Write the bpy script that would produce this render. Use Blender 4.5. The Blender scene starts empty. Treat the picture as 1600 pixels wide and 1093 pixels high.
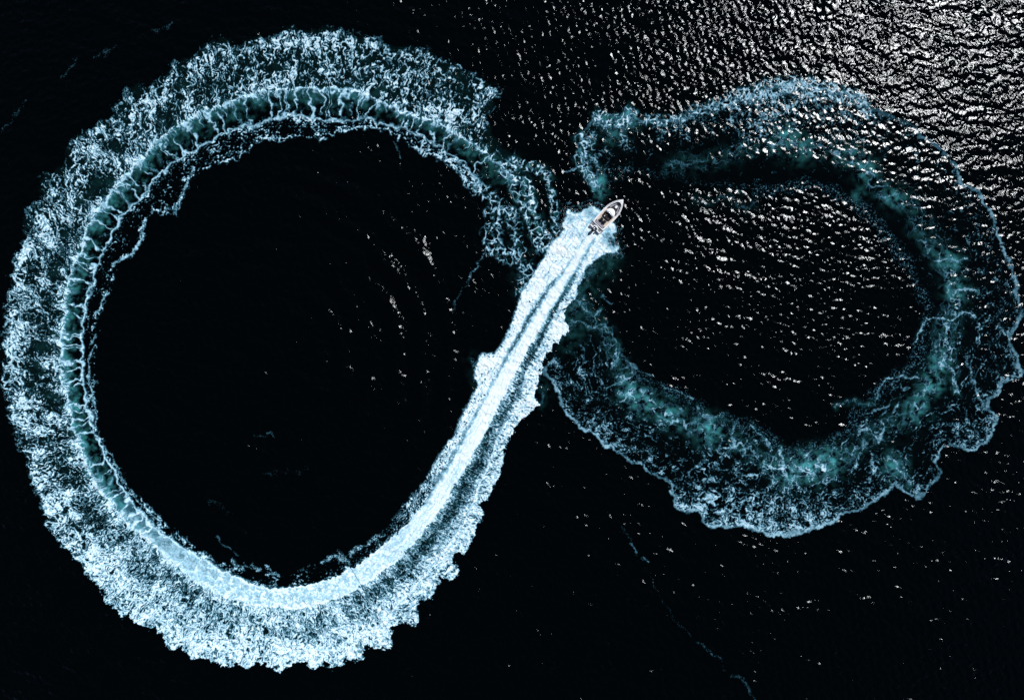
import bpy, bmesh, math, random
import numpy as np
from mathutils import Vector, Matrix
np.seterr(all='ignore')

COLL = bpy.context.scene.collection
scene = bpy.context.scene

# ---------------------------------------------------------------- camera
CAM_H = 106.667
cd = bpy.data.cameras.new('camera')
cd.sensor_width = 36.0; cd.lens = 24.0; cd.clip_start = 0.5; cd.clip_end = 20000.0
cam = bpy.data.objects.new('camera', cd)
cam.location = (0, 0, CAM_H); cam.rotation_euler = (0, 0, 0)
COLL.objects.link(cam); scene.camera = cam

# ---------------------------------------------------------------- sky and sun
SUN_VEC = Vector((70.0, 66.0, 106.7)).normalized()
elev = math.asin(SUN_VEC.z); azim = math.atan2(SUN_VEC.x, SUN_VEC.y)
w = bpy.data.worlds.new('World'); scene.world = w; w.use_nodes = True
nt = w.node_tree; nt.nodes.clear()
sky = nt.nodes.new('ShaderNodeTexSky'); sky.sky_type = 'NISHITA'; sky.sun_disc = False
sky.sun_elevation = elev; sky.sun_rotation = azim; sky.air_density = 0.45; sky.dust_density = 0.0; sky.ozone_density = 1.0
bg = nt.nodes.new('ShaderNodeBackground'); bg.inputs['Strength'].default_value = 0.05
wo = nt.nodes.new('ShaderNodeOutputWorld')
nt.links.new(sky.outputs[0], bg.inputs['Color']); nt.links.new(bg.outputs[0], wo.inputs['Surface'])
sd = bpy.data.lights.new('sun', 'SUN'); sd.energy = 4.3; sd.angle = math.radians(0.53); sd.color = (0.95, 0.985, 1.0)
sun = bpy.data.objects.new('sun', sd); COLL.objects.link(sun)
sun.rotation_euler = (-SUN_VEC).to_track_quat('-Z', 'Y').to_euler(); sun.location = SUN_VEC * 300
scene.view_settings.view_transform = 'Standard'; scene.view_settings.look = 'None'
scene.view_settings.exposure = 0.0; scene.view_settings.gamma = 1.0; scene.view_settings.use_curve_mapping = False
scene.cycles.use_denoising = False
scene.cycles.max_bounces = 6; scene.cycles.transparent_max_bounces = 12
scene.cycles.sample_clamp_indirect = 4.0

# ---------------------------------------------------------------- helpers
def tag(o, label=None, cat=None, group=None, kind=None):
    if label: o['label'] = label
    if cat: o['category'] = cat
    if group: o['group'] = group
    if kind: o['kind'] = kind
    return o

def grid_mesh(name, verts, quads, attrs):
    me = bpy.data.meshes.new(name)
    n, q = len(verts), len(quads)
    me.vertices.add(n); me.vertices.foreach_set('co', np.ascontiguousarray(verts, dtype=np.float32).ravel())
    me.loops.add(q * 4); me.loops.foreach_set('vertex_index', np.ascontiguousarray(quads, dtype=np.int32).ravel())
    me.polygons.add(q); me.polygons.foreach_set('loop_start', np.arange(0, q * 4, 4, dtype=np.int32))
    try:
        me.polygons.foreach_set('loop_total', np.full(q, 4, np.int32))
    except Exception:
        pass
    me.polygons.foreach_set('use_smooth', np.ones(q, bool))
    for k, a in attrs.items():
        at = me.attributes.new(k, 'FLOAT', 'POINT'); at.data.foreach_set('value', np.ascontiguousarray(a, dtype=np.float32))
    me.update(calc_edges=True); me.validate()
    return me
# ---------------------------------------------------------------- fields
# Plan coordinates: u to the right, v down, one unit = 0.1 m on the water.
STEP = 0.7
U0, U1, V0, V1 = -14.0, 1612.0, 20.0, 1098.0
NU = int((U1 - U0) / STEP) + 1
NV = int((V1 - V0) / STEP) + 1
gu = (U0 + STEP * np.arange(NU)).astype(np.float32)
gv = (V0 + STEP * np.arange(NV)).astype(np.float32)
GU, GV = np.meshgrid(gu, gv)
f32 = np.float32

def sst(a, b, x):
    t = np.clip((x - a) / (b - a), 0, 1)
    return t * t * (3 - 2 * t)

def hash2(ix, iy, seed):
    h = (ix.astype(np.uint32) * np.uint32(374761393) + iy.astype(np.uint32) * np.uint32(668265263)
         + np.uint32((int(seed) * 2246822519) & 0xffffffff))
    h ^= h >> np.uint32(13)
    h *= np.uint32(1274126177)
    h ^= h >> np.uint32(16)
    h *= np.uint32(2654435769)
    h ^= h >> np.uint32(15)
    return h

def pn(x, y, seed=0):
    """gradient noise, about -1..1"""
    x = np.asarray(x, f32); y = np.asarray(y, f32)
    fx = np.floor(x); fy = np.floor(y)
    ix = fx.astype(np.int32); iy = fy.astype(np.int32)
    x = x - fx; y = y - fy
    wx = x * x * x * (x * (x * 6 - 15) + 10); wy = y * y * y * (y * (y * 6 - 15) + 10)
    def g(dx, dy):
        a = hash2(ix + dx, iy + dy, seed).astype(f32) * f32(6.2831853 / 4294967296.0)
        return np.cos(a) * (x - dx) + np.sin(a) * (y - dy)
    a = g(0, 0); b = g(1, 0); c = g(0, 1); d = g(1, 1)
    return ((a + (b - a) * wx) * (1 - wy) + (c + (d - c) * wx) * wy) * f32(1.45)

def fbm(x, y, seed=0, octs=3, gain=0.5):
    r = 0; a = 1.0; tot = 0
    for i in range(octs):
        r = r + a * pn(x * 2 ** i + 17.3 * i, y * 2 ** i - 9.1 * i, seed + i)
        tot += a * a; a *= gain
    return r / math.sqrt(tot)

def wor(x, y, seed=0, jit=0.9):
    """cell noise: F1, F2 and a random number for the cell"""
    x = np.asarray(x, f32); y = np.asarray(y, f32)
    ix = np.floor(x).astype(np.int32); iy = np.floor(y).astype(np.int32)
    f1 = np.full(x.shape, 9, f32); f2 = np.full(x.shape, 9, f32); cid = np.zeros(x.shape, f32)
    for dx in (-1, 0, 1):
        for dy in (-1, 0, 1):
            h = hash2(ix + dx, iy + dy, seed)
            jx = (h & np.uint32(1023)).astype(f32) / 1023; jy = ((h >> np.uint32(10)) & np.uint32(1023)).astype(f32) / 1023
            px = ix + dx + 0.5 + (jx - 0.5) * jit - x; py = iy + dy + 0.5 + (jy - 0.5) * jit - y
            d = np.sqrt(px * px + py * py)
            near = d < f1
            f2 = np.where(near, f1, np.minimum(f2, d))
            cid = np.where(near, ((h >> np.uint32(20)) & np.uint32(1023)).astype(f32) / 1023, cid)
            f1 = np.where(near, d, f1)
    return f1, f2, cid

def spline(pts, n=6):
    p = np.array(pts, float)
    q = np.vstack([2 * p[0] - p[1], p, 2 * p[-1] - p[-2]])
    out = []
    for i in range(len(p) - 1):
        a, b, c, d = q[i], q[i + 1], q[i + 2], q[i + 3]
        for t in np.arange(n) / n:
            out.append(0.5 * (2 * b + (c - a) * t + (2 * a - 5 * b + 4 * c - d) * t * t + (3 * b - a - 3 * c + d) * t ** 3))
    out.append(p[-1])
    return np.array(out)

def curve_dist(pts, margin, vals=None):
    """distance, arc length and interpolated value of the nearest point of a polyline"""
    D = np.full(GU.shape, 1e6, f32); S = np.zeros(GU.shape, f32); W = np.zeros(GU.shape, f32)
    s0 = 0.0
    for i in range(len(pts) - 1):
        a, b = pts[i], pts[i + 1]
        L = math.hypot(b[0] - a[0], b[1] - a[1])
        if L < 1e-6:
            continue
        i0 = max(0, int((min(a[0], b[0]) - margin - U0) / STEP)); i1 = min(NU, int((max(a[0], b[0]) + margin - U0) / STEP) + 2)
        j0 = max(0, int((min(a[1], b[1]) - margin - V0) / STEP)); j1 = min(NV, int((max(a[1], b[1]) + margin - V0) / STEP) + 2)
        if i1 > i0 and j1 > j0:
            uu = gu[None, i0:i1] - f32(a[0]); vv = gv[j0:j1, None] - f32(a[1])
            ex, ey = (b[0] - a[0]) / L, (b[1] - a[1]) / L
            t = np.clip(uu * f32(ex) + vv * f32(ey), 0, f32(L))
            d = np.hypot(uu - t * f32(ex), vv - t * f32(ey))
            sl = np.s_[j0:j1, i0:i1]
            near = d < D[sl]
            D[sl] = np.where(near, d, D[sl])
            S[sl] = np.where(near, s0 + t, S[sl])
            if vals is not None:
                W[sl] = np.where(near, vals[i] + (vals[i + 1] - vals[i]) * t / L, W[sl])
        s0 += L
    return D, S, W

def inside(pts):
    """even-odd fill of a polygon over the grid"""
    M = np.zeros(GU.shape, bool)
    n = len(pts)
    cross = [[] for _ in range(NV)]
    for i in range(n):
        (x0, y0), (x1, y1) = pts[i], pts[(i + 1) % n]
        if y0 == y1:
            continue
        if y0 > y1:
            x0, y0, x1, y1 = x1, y1, x0, y0
        j0 = max(0, int(math.ceil((y0 - V0) / STEP))); j1 = min(NV, int(math.ceil((y1 - V0) / STEP)))
        for j in range(j0, j1):
            cross[j].append(x0 + (V0 + j * STEP - y0) * (x1 - x0) / (y1 - y0))
    for j in range(NV):
        c = sorted(cross[j])
        for k in range(0, len(c) - 1, 2):
            a = int(math.ceil((c[k] - U0) / STEP)); b = int(math.ceil((c[k + 1] - U0) / STEP))
            M[j, max(0, a):max(0, min(NU, b))] = True
    return M

# ---- lines walked along the wake, from the boat round the left loop and back
L1 = [(940,342),(926,364),(900,398),(880,425),(858,455),(838,482),(820,508),(803,540),(790,565),(775,595),(755,635),(735,665),(718,695),
      (700,725),(682,755),(665,785),(645,808),(625,832),(600,850),(560,880),(530,898),(500,909),(450,917),(400,914),(370,901),(340,886),
      (310,869),(280,850),(250,828),(228,808),(210,788),(197,768),(184,746),(172,724),(160,702),(149,678),(142,652),(137,622),(132,596),
      (130,570),(129,545),(130,520),(130,500),(134,482),(138,464),(145,440),(153,414),(164,390),(176,364),(190,341),(206,324),(224,305),
      (236,285),(251,270),(276,253),(301,236),(328,221),(352,209),(378,200),(404,195),(429,184),(455,179),(480,184),(505,187),(532,187),
      (570,187),(600,194),(634,204),(665,219),(692,236),(716,252),(738,274),(752,292)]
L2 = [(950,350),(934,368),(918,392),(902,418),(886,445),(868,472),(852,498),(836,525),(822,550),(806,580),(790,612),(773,645),(756,678),(738,710),
      (720,742),(702,772),(684,800),(665,826),(646,850),(620,874),(590,897),(560,916),(530,932),(500,943),(450,950),(400,944),(366,935),
      (335,921),(308,906),(285,889),(262,870),(240,851),(218,832),(198,814),(180,794),(164,774),(150,756),(140,736),(128,708),(117,676),
      (110,648),(104,620),(98,592),(96,565),(96,540),(98,515),(100,492),(103,470),(107,445),(113,420),(122,395),(132,370),(144,345),
      (157,324),(172,305),(190,286),(206,266),(224,243),(243,224),(266,206),(290,190),(318,177),(345,166),(372,157),(400,147),(430,141),
      (460,140),(490,141),(520,141),(550,142),(572,148),(592,157),(612,166),(632,175),(655,184),(680,190),(702,200),(720,213),(740,227),
      (762,241),(782,257),(796,272),(806,286)]
L3 = [(952,342),(961,350),(964,358),(960,366),(961,378),(967,387),(966,396),(951,397),(940,401),(915,420),(908,440),(900,460),(882,480),(880,500),(887,515),(865,540),(850,560),(845,575),(838,590),(838,605),(830,620),
      (842,632),(825,645),(808,660),(800,675),(790,690),(785,720),(777,750),(765,765),(760,780),(746,786),(755,800),(748,812),(740,825),(735,845),(725,865),
      (711,860),(705,870),(715,893),(708,905),(686,900),(682,915),(675,930),(655,940),(650,950),(655,965),(648,975),(630,970),(612,975),
      (610,995),(605,1012),(590,1012),(570,1006),(568,1025),(550,1029),(538,1025),(538,1035),(518,1041),(508,1033),(488,1043),(480,1033),
      (460,1033),(438,1048),(415,1035),(400,1034),(385,1042),(365,1034),(350,1038),(340,1035),(322,1024),(305,1025),(287,1018),(283,1008),
      (265,1010),(255,990),(240,980),(225,978),(210,968),(200,953),(190,961),(178,948),(165,938),(160,920),(150,905),(135,895),(127,880),
      (115,868),(105,860),(92,845),(80,828),(72,815),(70,800),(65,780),(55,760),(45,735),(40,715),(30,700),(25,685),(18,660),(12,640),
      (10,620),(5,600),(3,580),(6,560),(2,546),(5,535),(8,510),(10,485),(8,470),(15,455),(18,440),(13,430),(25,420),(22,400),(35,385),
      (42,360),(36,345),(44,330),(52,322),(62,308),(60,288),(72,270),(90,262),(108,250),(104,236),(112,212),(130,205),(145,198),(160,190),
      (178,185),(172,168),(185,157),(200,143),(208,135),(225,138),(240,132),(262,110),(275,95),(300,90),(315,75),(330,65),(345,60),
      (360,66),(375,72),(388,64),(400,54),(415,60),(430,58),(440,48),(457,40),(475,47),(490,48),(505,43),(515,38),(527,46),(545,48),
      (560,55),(580,52),(592,64),(607,75),(620,72),(640,70),(658,78),(668,75),(680,88),(700,95),(720,103),(740,113),(760,127),(778,140),
      (781,152),(774,164),(762,180),(766,205),(782,222),(800,240),(818,254),(826,276)]
L0 = [(944,334),(936,327),(926,321),(916,324),(908,328),(900,332),(894,330),(887,325),(883,330),(883,340),(880,346),(876,352),(880,358),(873,369),(860,379),(854,392),(845,408),(830,435),(815,455),(803,490),(795,515),(782,540),(774,551),(752,552),(742,572),(740,590),
      (748,602),(735,620),(720,650),(708,682),(692,700),(680,718),(667,743),(650,765),(632,785),(612,806),(604,826),(588,838),(562,853),(528,864),
      (505,874),(482,886),(440,899),(405,887),(372,881),(335,874),(305,853),(282,834),(256,812),(232,790),(204,760),(188,732),(172,708),
      (158,684),(153,655),(150,620),(150,585),(150,550),(150,520),(152,500),(162,484),(172,455),(177,437),(178,416),(200,402),(222,382),
      (228,348),(240,330),(272,340),(284,312),(296,284),(318,266),(350,256),(385,243),(408,220),(440,222),(460,214),(500,220),(530,210),(566,202),
      (600,206),(632,222),(664,244),(690,252),(716,272),(728,294),(738,306)]
RIDGE = [(800,633),(785,666),(770,706),(750,756),(735,793),(720,824),(702,851),(680,879),(662,901),(625,939),(600,969),(575,989),
         (540,1004),(508,1019),(497,1016),(480,1030),(455,1024),(425,1026),(400,1024),(372,1020),(350,1022),(325,1012)]

SL1, SL2 = spline(L1, 4), spline(L2, 4)
def keyed(D, table):
    """values at chosen places of the wake, linearly joined along arc length of line 2"""
    c = SL2; cs = np.concatenate([[0], np.cumsum(np.hypot(*np.diff(c, axis=0).T))])
    ks = []
    for (u, v), w in table:
        ks.append((cs[np.argmin(np.hypot(c[:, 0] - u, c[:, 1] - v))], w))
    ks.sort()
    return np.interp(D, [k[0] for k in ks], [k[1] for k in ks]).astype(f32)

# ---- A: the wake and the left loop --------------------------------------
d2, s2, _ = curve_dist(SL2, 140)
d1, s1, _ = curve_dist(SL1, 90)
d3, _, _ = curve_dist(np.array(L3, float), 100)
d0, _, _ = curve_dist(np.array(L0, float), 70)
dr, sr, _ = curve_dist(spline(RIDGE, 3), 25)
mC = inside(list(map(tuple, SL1)) + list(map(tuple, SL2[::-1])))
mO = inside(list(map(tuple, SL2)) + L3[::-1]) & ~mC
mI = inside(list(map(tuple, SL1)) + L0[::-1]) & ~mC & ~mO
near = (mC | mO | mI | (d3 < 10) | (d0 < 10))
near &= (d2 < 135)
P = np.nonzero(near.ravel())[0]
u, v = GU.ravel()[P], GV.ravel()[P]
_s = s2.ravel()[P]
_amp = np.interp(_s, [0, 350, 560, 900, 5000], [.25, .45, .8, 1, 1]).astype(f32)
_amp2 = np.interp(_s, [0, 800, 1400, 5000], [0, .2, 1, 1]).astype(f32)
wu = _amp2 * 4.5 * pn(u / 15, v / 15, 8) + _amp * (4.2 * fbm(u / 24, v / 24, 1, 2) + 2.6 * fbm(u / 8, v / 8, 2, 2) + .7 * pn(u / 3, v / 3, 4))
wv = _amp2 * 4.5 * pn(u / 15 + 30, v / 15, 9) + _amp * (4.2 * fbm(u / 24 + 50, v / 24, 5, 2) + 2.6 * fbm(u / 8 + 50, v / 8, 6, 2) + .7 * pn(u / 3 + 50, v / 3, 7))
PW = (np.clip(np.rint((v + wv - V0) / STEP), 0, NV - 1).astype(np.int64) * NU
      + np.clip(np.rint((u + wu - U0) / STEP), 0, NU - 1).astype(np.int64))
def take(a):
    return a.ravel()[PW]
D0, D1, D2, D3, S = take(d0), take(d1), take(d2), take(d3), take(s2)
C, O, I = take(mC), take(mO), take(mI)
K = lambda *t: keyed(S, t)
BOAT, ST1, ST2, ST3, B1_, B2_, B3_ = (934,368), (852,498), (790,612), (720,742), (620,874), (450,950), (308,906)
W1, W2, W3, W4, W5, W6 = (198,814), (128,708), (96,565), (103,470), (132,370), (206,266)
N1, N2, N3, N4, N5, N6, N7 = (290,190), (400,147), (490,141), (592,157), (680,190), (762,241), (806,286)

# slow wobble of all lines so that nothing is ruler-made
wob = fbm(u / 26, v / 26, 3, 3) * 3.0
q = np.where(O | (~C & ~I & (D3 < D0)), D2, -D1)         # signed distance across: + outward
# lagging radial streak coordinates
lean = K((BOAT, 0), (ST3, .1), (B1_, .25), (B2_, .1), (W1, -.1), (W3, -.25), (W5, -.4), (N1, -.3), (N3, 0.1), (N7, .2))
ss = S + lean * D2 + 1.9 * pn(u / 12, v / 12, 11) + .8 * pn(u / 4.5, v / 4.5, 12)
dd = D2 + 2.2 * pn(u / 8 + 40, v / 8, 13) + 1.0 * pn(u / 3.5, v / 3.5, 14)
age = K((BOAT, 0), (ST1, .0), (ST2, .06), (ST3, .16), (B1_, .26), (B2_, .36), (B3_, .44), (W1, .55), (W2, .68), (W3, .76), (W4, .8),
        (W5, .84), (W6, .88), (N1, .92), (N3, .95), (N5, 1.0), (N6, 1.05), (N7, 1.15))

# outer band: web of streaks with holes; cells grow as the foam ages
_pS = np.array([0, 700, 1100, 1700, 2500, 3400.]); _pG = np.array([.80, .74, .76, .95, 1.35, 1.55])
_q = np.linspace(0, 3600, 400); _Qs = np.cumsum(1 / np.interp(_q, _pS, _pG)) * (_q[1] - _q[0])
ss = np.interp(ss, _q, _Qs).astype(f32); dd = dd / np.interp(S, _pS, _pG).astype(f32)
f1, f2, cid = wor(ss / 4.6, dd / 11.5, 21)
web1 = 1 - sst(0.0, 0.50, f2 - f1)
g1, g2, gid = wor(ss / 2.9 + 9, dd / 6.4 + 4, 22)
web2 = 1 - sst(0.0, 0.55, g2 - g1)
rid = 1 - np.abs(pn(ss / 4.4, dd / 13, 23)) * 2.2
rid2 = 1 - np.abs(pn(ss / 2.5, dd / 6.5, 24)) * 2.2
fin = pn(ss / 1.8, dd / 3.6, 25)
big = .75 * fbm(ss / 22, dd / 40, 26, 3) + .55 * pn(S / 70, D2 / 30, 27)
webn = 0.27 * web1 + 0.18 * web2 + 0.29 * rid + 0.17 * rid2 + 0.16 * fin + np.interp(age, [0, .3, .5, .75], [.20, .20, .26, .30]) * big + .17 * pn(ss / 8, dd / 55, 48) + .03
wid = np.maximum(D2 + D3, 1)
tO = D2 / wid                                                # 0 at the cells, 1 at the rim
covO = K((BOAT, 1.05), (ST1, 1.04), (ST2, 1.0), (ST3, .90), (B1_, .88), (B2_, .88), (B3_, .83), (W1, .76), (W2, .70), (W3, .65),
         (W4, .66), (W5, .64), (W6, .60), (N1, .58), (N3, .60), (N5, .58), (N6, .54), (N7, .26))
# darker speckled lane just outside the cells, denser towards the rim
lane = K((BOAT, .0), (ST1, .25), (ST2, .36), (ST3, .38), (B1_, .24), (B2_, .10), (B3_, .14), (W1, .17), (W3, .15), (W5, .06), (N1, .03), (N3, .0), (N7, .0))
prof = -lane * np.exp(-((tO - .26 - .12 * pn(u / 30, v / 30, 32)) / .17) ** 2) + .10 * sst(.4, .95, tO) - .02 + .16 * np.exp(-(D2 / 7) ** 2) * sst(.3, .5, age)
bil = np.abs(pn(u / 13, v / 13, 31)) * 7 + np.abs(pn(u / 6, v / 6, 33)) * 4 + np.abs(pn(u / 3, v / 3, 34)) * 2
rimw = 1.2 + 8.5 * sst(.45, .9, age)
rimfall = sst(-rimw * .5, rimw, np.where(O, D3, -D3) + 5.0 - bil + 1.0 * fin)
prof = prof - .30 * np.exp(-np.maximum(D3 - 2, 0) / 7) * sst(.5, .85, age) * sst(-.4, .5, pn(u / 20, v / 20, 28) + .1)
thr = 1 - (covO + prof)
TO = sst(-.06 * (1 - sst(.4, .7, age)), np.interp(age, [0, .25, .45, .65, 1.2], [.8, .72, .60, .46, .40]), webn - thr + .02 + .06 * (1 - sst(.4, .7, age))) * rimfall
TO = np.where(C | I, 0, TO)

# rim line of piled-up foam on the fresh half
rl = take(dr); rs = take(sr)
ridge = np.exp(-((rl + 1.2 * pn(u / 7, v / 7, 41)) / 2.3) ** 2) * sst(0, 60, rs) * (1 - sst(520, 600, rs)) * rimfall
TO = np.maximum(TO, ridge * .95)

# cells
wallw = K((BOAT, 0), (ST3, 0), (B1_, .35), (B2_, .8), (W1, 1), (N7, 1))
cw = K((B1_, 13), (B2_, 14), (W1, 15), (W3, 17), (W5, 18), (N1, 18), (N3, 15), (N6, 15))
tC = D1 / np.maximum(D1 + D2, .5)                             # 0 inner edge, 1 outer edge
along = S / 15.5 + 1.1 * pn(S / 50, .5, 50) + .45 * pn(S / 30, tC * 1.3, 51) + .16 * pn(u / 9, v / 9, 52) - (.28 + .25 * pn(S / 60, 3.3, 57)) * (tC - .5) ** 2 * np.sign(pn(S / 90, 9.1, 58) + .35)
ia = np.floor(along).astype(np.int32)
w1 = np.full(along.shape, 9, f32); wstr = np.zeros(along.shape, f32)
for k in (-1, 0, 1, 2):
    h = hash2(ia + k, ia * 0, 77)
    pos = ia + k + ((h & np.uint32(1023)).astype(f32) / 1023 - .5) * .75
    dk = np.abs(along - pos) * 15.5
    st = ((h >> np.uint32(12)) & np.uint32(1023)).astype(f32) / 1023
    nk = dk < w1
    w1 = np.where(nk, dk, w1); wstr = np.where(nk, st, wstr)
wth = 1.2 + 1.3 * sst(-.6, .8, pn(u / 6, v / 6, 53)) + 2.0 * np.exp(-D1 / 5) + 2.6 * np.exp(-D2 / 6)
wall = np.exp(-(w1 / wth) ** 2) * sst(.10, .45, wstr) * sst(-.6, .25, pn(u / 9, v / 9, 59) + .35 * pn(u / 4, v / 4, 45) + .25)
al2 = S / 8.5 + .5 * pn(u / 7, v / 7, 46); ib = np.floor(al2).astype(np.int32); fing = np.zeros(al2.shape, f32)
for k in (-1, 0, 1):
    h = hash2(ib + k, ib * 0 + 3, 78)
    dk = np.abs(al2 - (ib + k + ((h & np.uint32(1023)).astype(f32) / 1023 - .5) * .8)) * 8.5
    reach = ((h >> np.uint32(12)) & np.uint32(1023)).astype(f32) / 1023
    fing = np.maximum(fing, np.exp(-(dk / (1.0 + 1.2 * tC)) ** 2) * sst(1.05 - reach * .75, 1.25 - reach * .6, tC) * .85)
    fing = np.maximum(fing, np.exp(-(dk / 1.2) ** 2) * sst(1.05 - (1 - reach) * .45, 1.2 - (1 - reach) * .4, 1 - tC) * .7)
inl = np.exp(-(D1 / np.maximum(.8, 2.4 + 2.2 * pn(u / 10, v / 10, 54))) ** 2) * np.clip(.86 + .45 * pn(u / 14, v / 14, 55) + .25 * fin, 0, 1)
outl = np.exp(-(D2 / np.maximum(1.2, 4.6 + 4.6 * pn(u / 10, v / 10, 56))) ** 2) * sst(-.25, .5, .5 * rid + .4 * fin + .5 * pn(u / 5, v / 5, 60)) * .95
c1, c2, _ = wor((u + 1.5 * wu) / 9, (v + 1.5 * wv) / 9, 61)
lace = np.exp(-((c2 - c1) / .15) ** 2) * sst(-.25, .5, fbm(u / 20, v / 20, 62, 2) - .05) * sst(-.2, .5, pn(u / 7, v / 7, 66))
b1, b2, _ = wor(S / 11 + .6 * fbm(u / 8, v / 8, 67, 2), (D1 - D2) / 15 + .55 * fbm(u / 8, v / 8, 68, 2), 69)
bub = np.exp(-((b2 - b1) / .20) ** 2)
cellT = np.maximum.reduce([wall * .95, fing * sst(-.5, .3, pn(u / 11, v / 11, 47) + .1), inl, outl * (.6 + .4 * sst(-.3, .6, rid)), lace * .55, sst(.05, .5, webn - .42 + .25 * np.exp(-(D2 / 8) ** 2)) * np.exp(-(D2 / np.maximum(2., 9 + 7 * pn(u / 15, v / 15, 30))) ** 2)])
# fresh: solid streaks along the path
strk = .56 + .36 * fbm(S / 70, (D1 - D2) / 5.0, 63, 3) + .20 * pn(S / 8, (D1 - D2) / 3.4, 64) + .12 * fin
fresh = np.clip(strk * .55 + .68 - age * .35, 0, 1)
milky = np.clip(.72 + .20 * fbm(u / 8, v / 8, 65, 3) + .12 * pn(u / 2.6, v / 2.6, 43) + .36 * bub * sst(-.5, .3, pn(u / 9, v / 9, 44) + .15) + .10 * wall + .28 * outl + .24 * inl + .12 * fin, 0, 1)
mixA = sst(.20, .36, age); mixB = sst(.38, .66, age)
TC = fresh * (1 - mixA) + (milky * (1 - mixB) + cellT * mixB) * mixA
TC *= K((BOAT, 1), (W1, .98), (W5, .88), (N1, .84), (N3, .86), (N5, .90), (N6, .86), (N7, .5))
TC = np.where(C, TC, 0)
# the lines also spill a little over their edges
TC = np.maximum(TC, np.where(O, np.exp(-(D2 / 3.6) ** 2) * .9 * sst(.3, .5, age) * sst(-.2, .5, rid), 0) * K((W5, 1), (N4, .8), (N6, .6), (N7, .2)))
TC = np.maximum(TC, np.where(I, np.exp(-(D1 / 2.4) ** 2) * .8 * sst(.3, .5, age), 0) * K((W5, 1), (N4, .9), (N6, .6), (N7, .2)))

# inner side
wI = np.maximum(D1 + D0, 1); tI = D1 / wI
covI = K((BOAT, 1.05), (ST1, 1.02), (ST2, .93), (ST3, .72), ((702,772), .56), ((665,826), .40), (B1_, .30), (B2_, .16), (B3_, .26), (W1, .24), (W2, .16), (W3, .12),
         (W5, .22), (N1, .34), (N2, .34), (N4, .36), (N5, .42), (N6, .42), (N7, .25))
i1, i2, _ = wor(u / 10 + 3 + .12 * wob, v / 10 + .12 * wob, 71)
iw = .35 * np.exp(-((i2 - i1) / .22) ** 2) + .9 * (1 - np.abs(pn((S + 1.1 * D1) / 15 + .1 * wob, (D1 - .25 * S) / 7 + .15 * wob, 70)) * 2.6)
j1, j2, _ = wor(u / 4.6, v / 4.6 + 8, 72)
jw = np.exp(-((j2 - j1) / .28) ** 2)
nI = .42 * iw + .20 * jw + .3 * (1 - np.abs(pn(u / 6, v / 6, 73)) * 2) + .3 * fbm(u / 22, v / 22, 74, 2) + .14 * pn(u / 2, v / 2, 75)
edgeI = np.exp(-((D0 - 3) / 4.0) ** 2) * .30 * sst(.25, .5, age) + np.exp(-(D1 / 6.) ** 2) * .22
fallI = sst(-2.5, 3.5 + 3 * pn(u / 11, v / 11, 76), np.where(I, D0, -D0) + 1.5 * pn(u / 5, v / 5, 77))
freshI = .42 * web2 + .30 * (1 - np.abs(pn(u / 5, v / 5, 78)) * 2) + .26 * fbm(u / 18, v / 18, 79, 3) + .2 * pn(u / 2.2, v / 2.2, 80) + .14
nI = freshI * (1 - mixA) + nI * mixA
TI = sst(-.14, .45, nI - (1 - covI - edgeI * 1.0) + .02) * fallI
TI = np.where(C | (O & ~I), 0, TI)
# two dark troughs beside the propeller stream
def trough(pts, wd, seed):
    d, s, w = curve_dist(spline([p[:2] for p in pts], 4), 30, np.repeat([p[2] for p in pts], 4)[:4 * (len(pts) - 1) + 1])
    d = take(d); w = take(w); s = take(s)
    return w * np.exp(-((d + 1.2 * pn(u / 5, v / 5, seed)) / (wd * (.35 + .75 * np.clip(w, 0, 1)) * (.8 + .5 * pn(u / 9, v / 9, seed + 2)))) ** 2) * sst(-.75, .15, pn(u / 3.2, v / 3.2, seed + 1) + .35 * pn(u / 10, v / 10, seed + 3) + .2)
tr = trough([(912,378,.0),(895,402,.35),(880,424,.55),(865,442,.8),(850,462,.95),(834,486,1),(818,512,1),(806,534,.9),(795,552,.7),(782,576,.5),(764,608,.4),(745,645,.55),(726,680,.7),(708,712,.7),(688,745,.65),(664,785,.6)], 5.2, 81)
tr = np.maximum(tr, trough([(930,372,.5),(918,392,.6),(906,412,.6),(896,430,.8),(885,450,.9),(872,472,.95),(860,494,1),(850,516,1),(840,540,.85),(826,562,.55),(816,590,.55),(809,618,.4)], 5.0, 83))
tr = np.maximum(tr, trough([(812,600,.1),(800,622,.55),(786,652,.7),(772,684,.8),(756,716,.85),(738,750,.9),(716,786,.9),(690,822,.85),(664,852,.6)], 8.5, 85) * sst(-.5, .35, web1 * -1 + .75 + .5 * fin))
TA = np.maximum.reduce([TO, TC, TI])
streak = .5 + .5 * sst(-.6, .6, fbm(S / 45, (D2 + np.where(O, 0, 60)) / 2.4, 87, 2))
TA = np.clip(TA, 0, 1)
nearboat = 1 - sst(30, 150, S + .6 * np.maximum(0, D2 - 10))
veil = np.clip(.97 + .30 * fbm(u / 17, v / 17, 89, 3) + .12 * pn(u / 2.5, v / 2.5, 90), 0, 1)
for (a, b, ra, st) in [(921, 333, 9, .42), (892, 344, 8, .40), (906, 340, 5, .2), (954, 376, 9, .62), (958, 384, 6, .4), (950, 362, 7, .3), (900, 358, 6, .15)]:
    veil = veil - st * np.exp(-((u - a) ** 2 + (v - b) ** 2) / (ra * ra)) * (1 + .5 * pn(u / 4, v / 4, 96))
edge = np.where(I, D0, np.where(O, D3, np.minimum(D0, D3) * 0 + 20))
veil = np.clip(veil, 0, 1) * sst(-1, 4.5, np.where(C | O | I, edge, -1) + 2.2 * pn(u / 5, v / 5, 97) + 1.2 * pn(u / 2.2, v / 2.2, 98) + .5)
TA = TA * (1 - nearboat) + veil * nearboat
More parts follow.
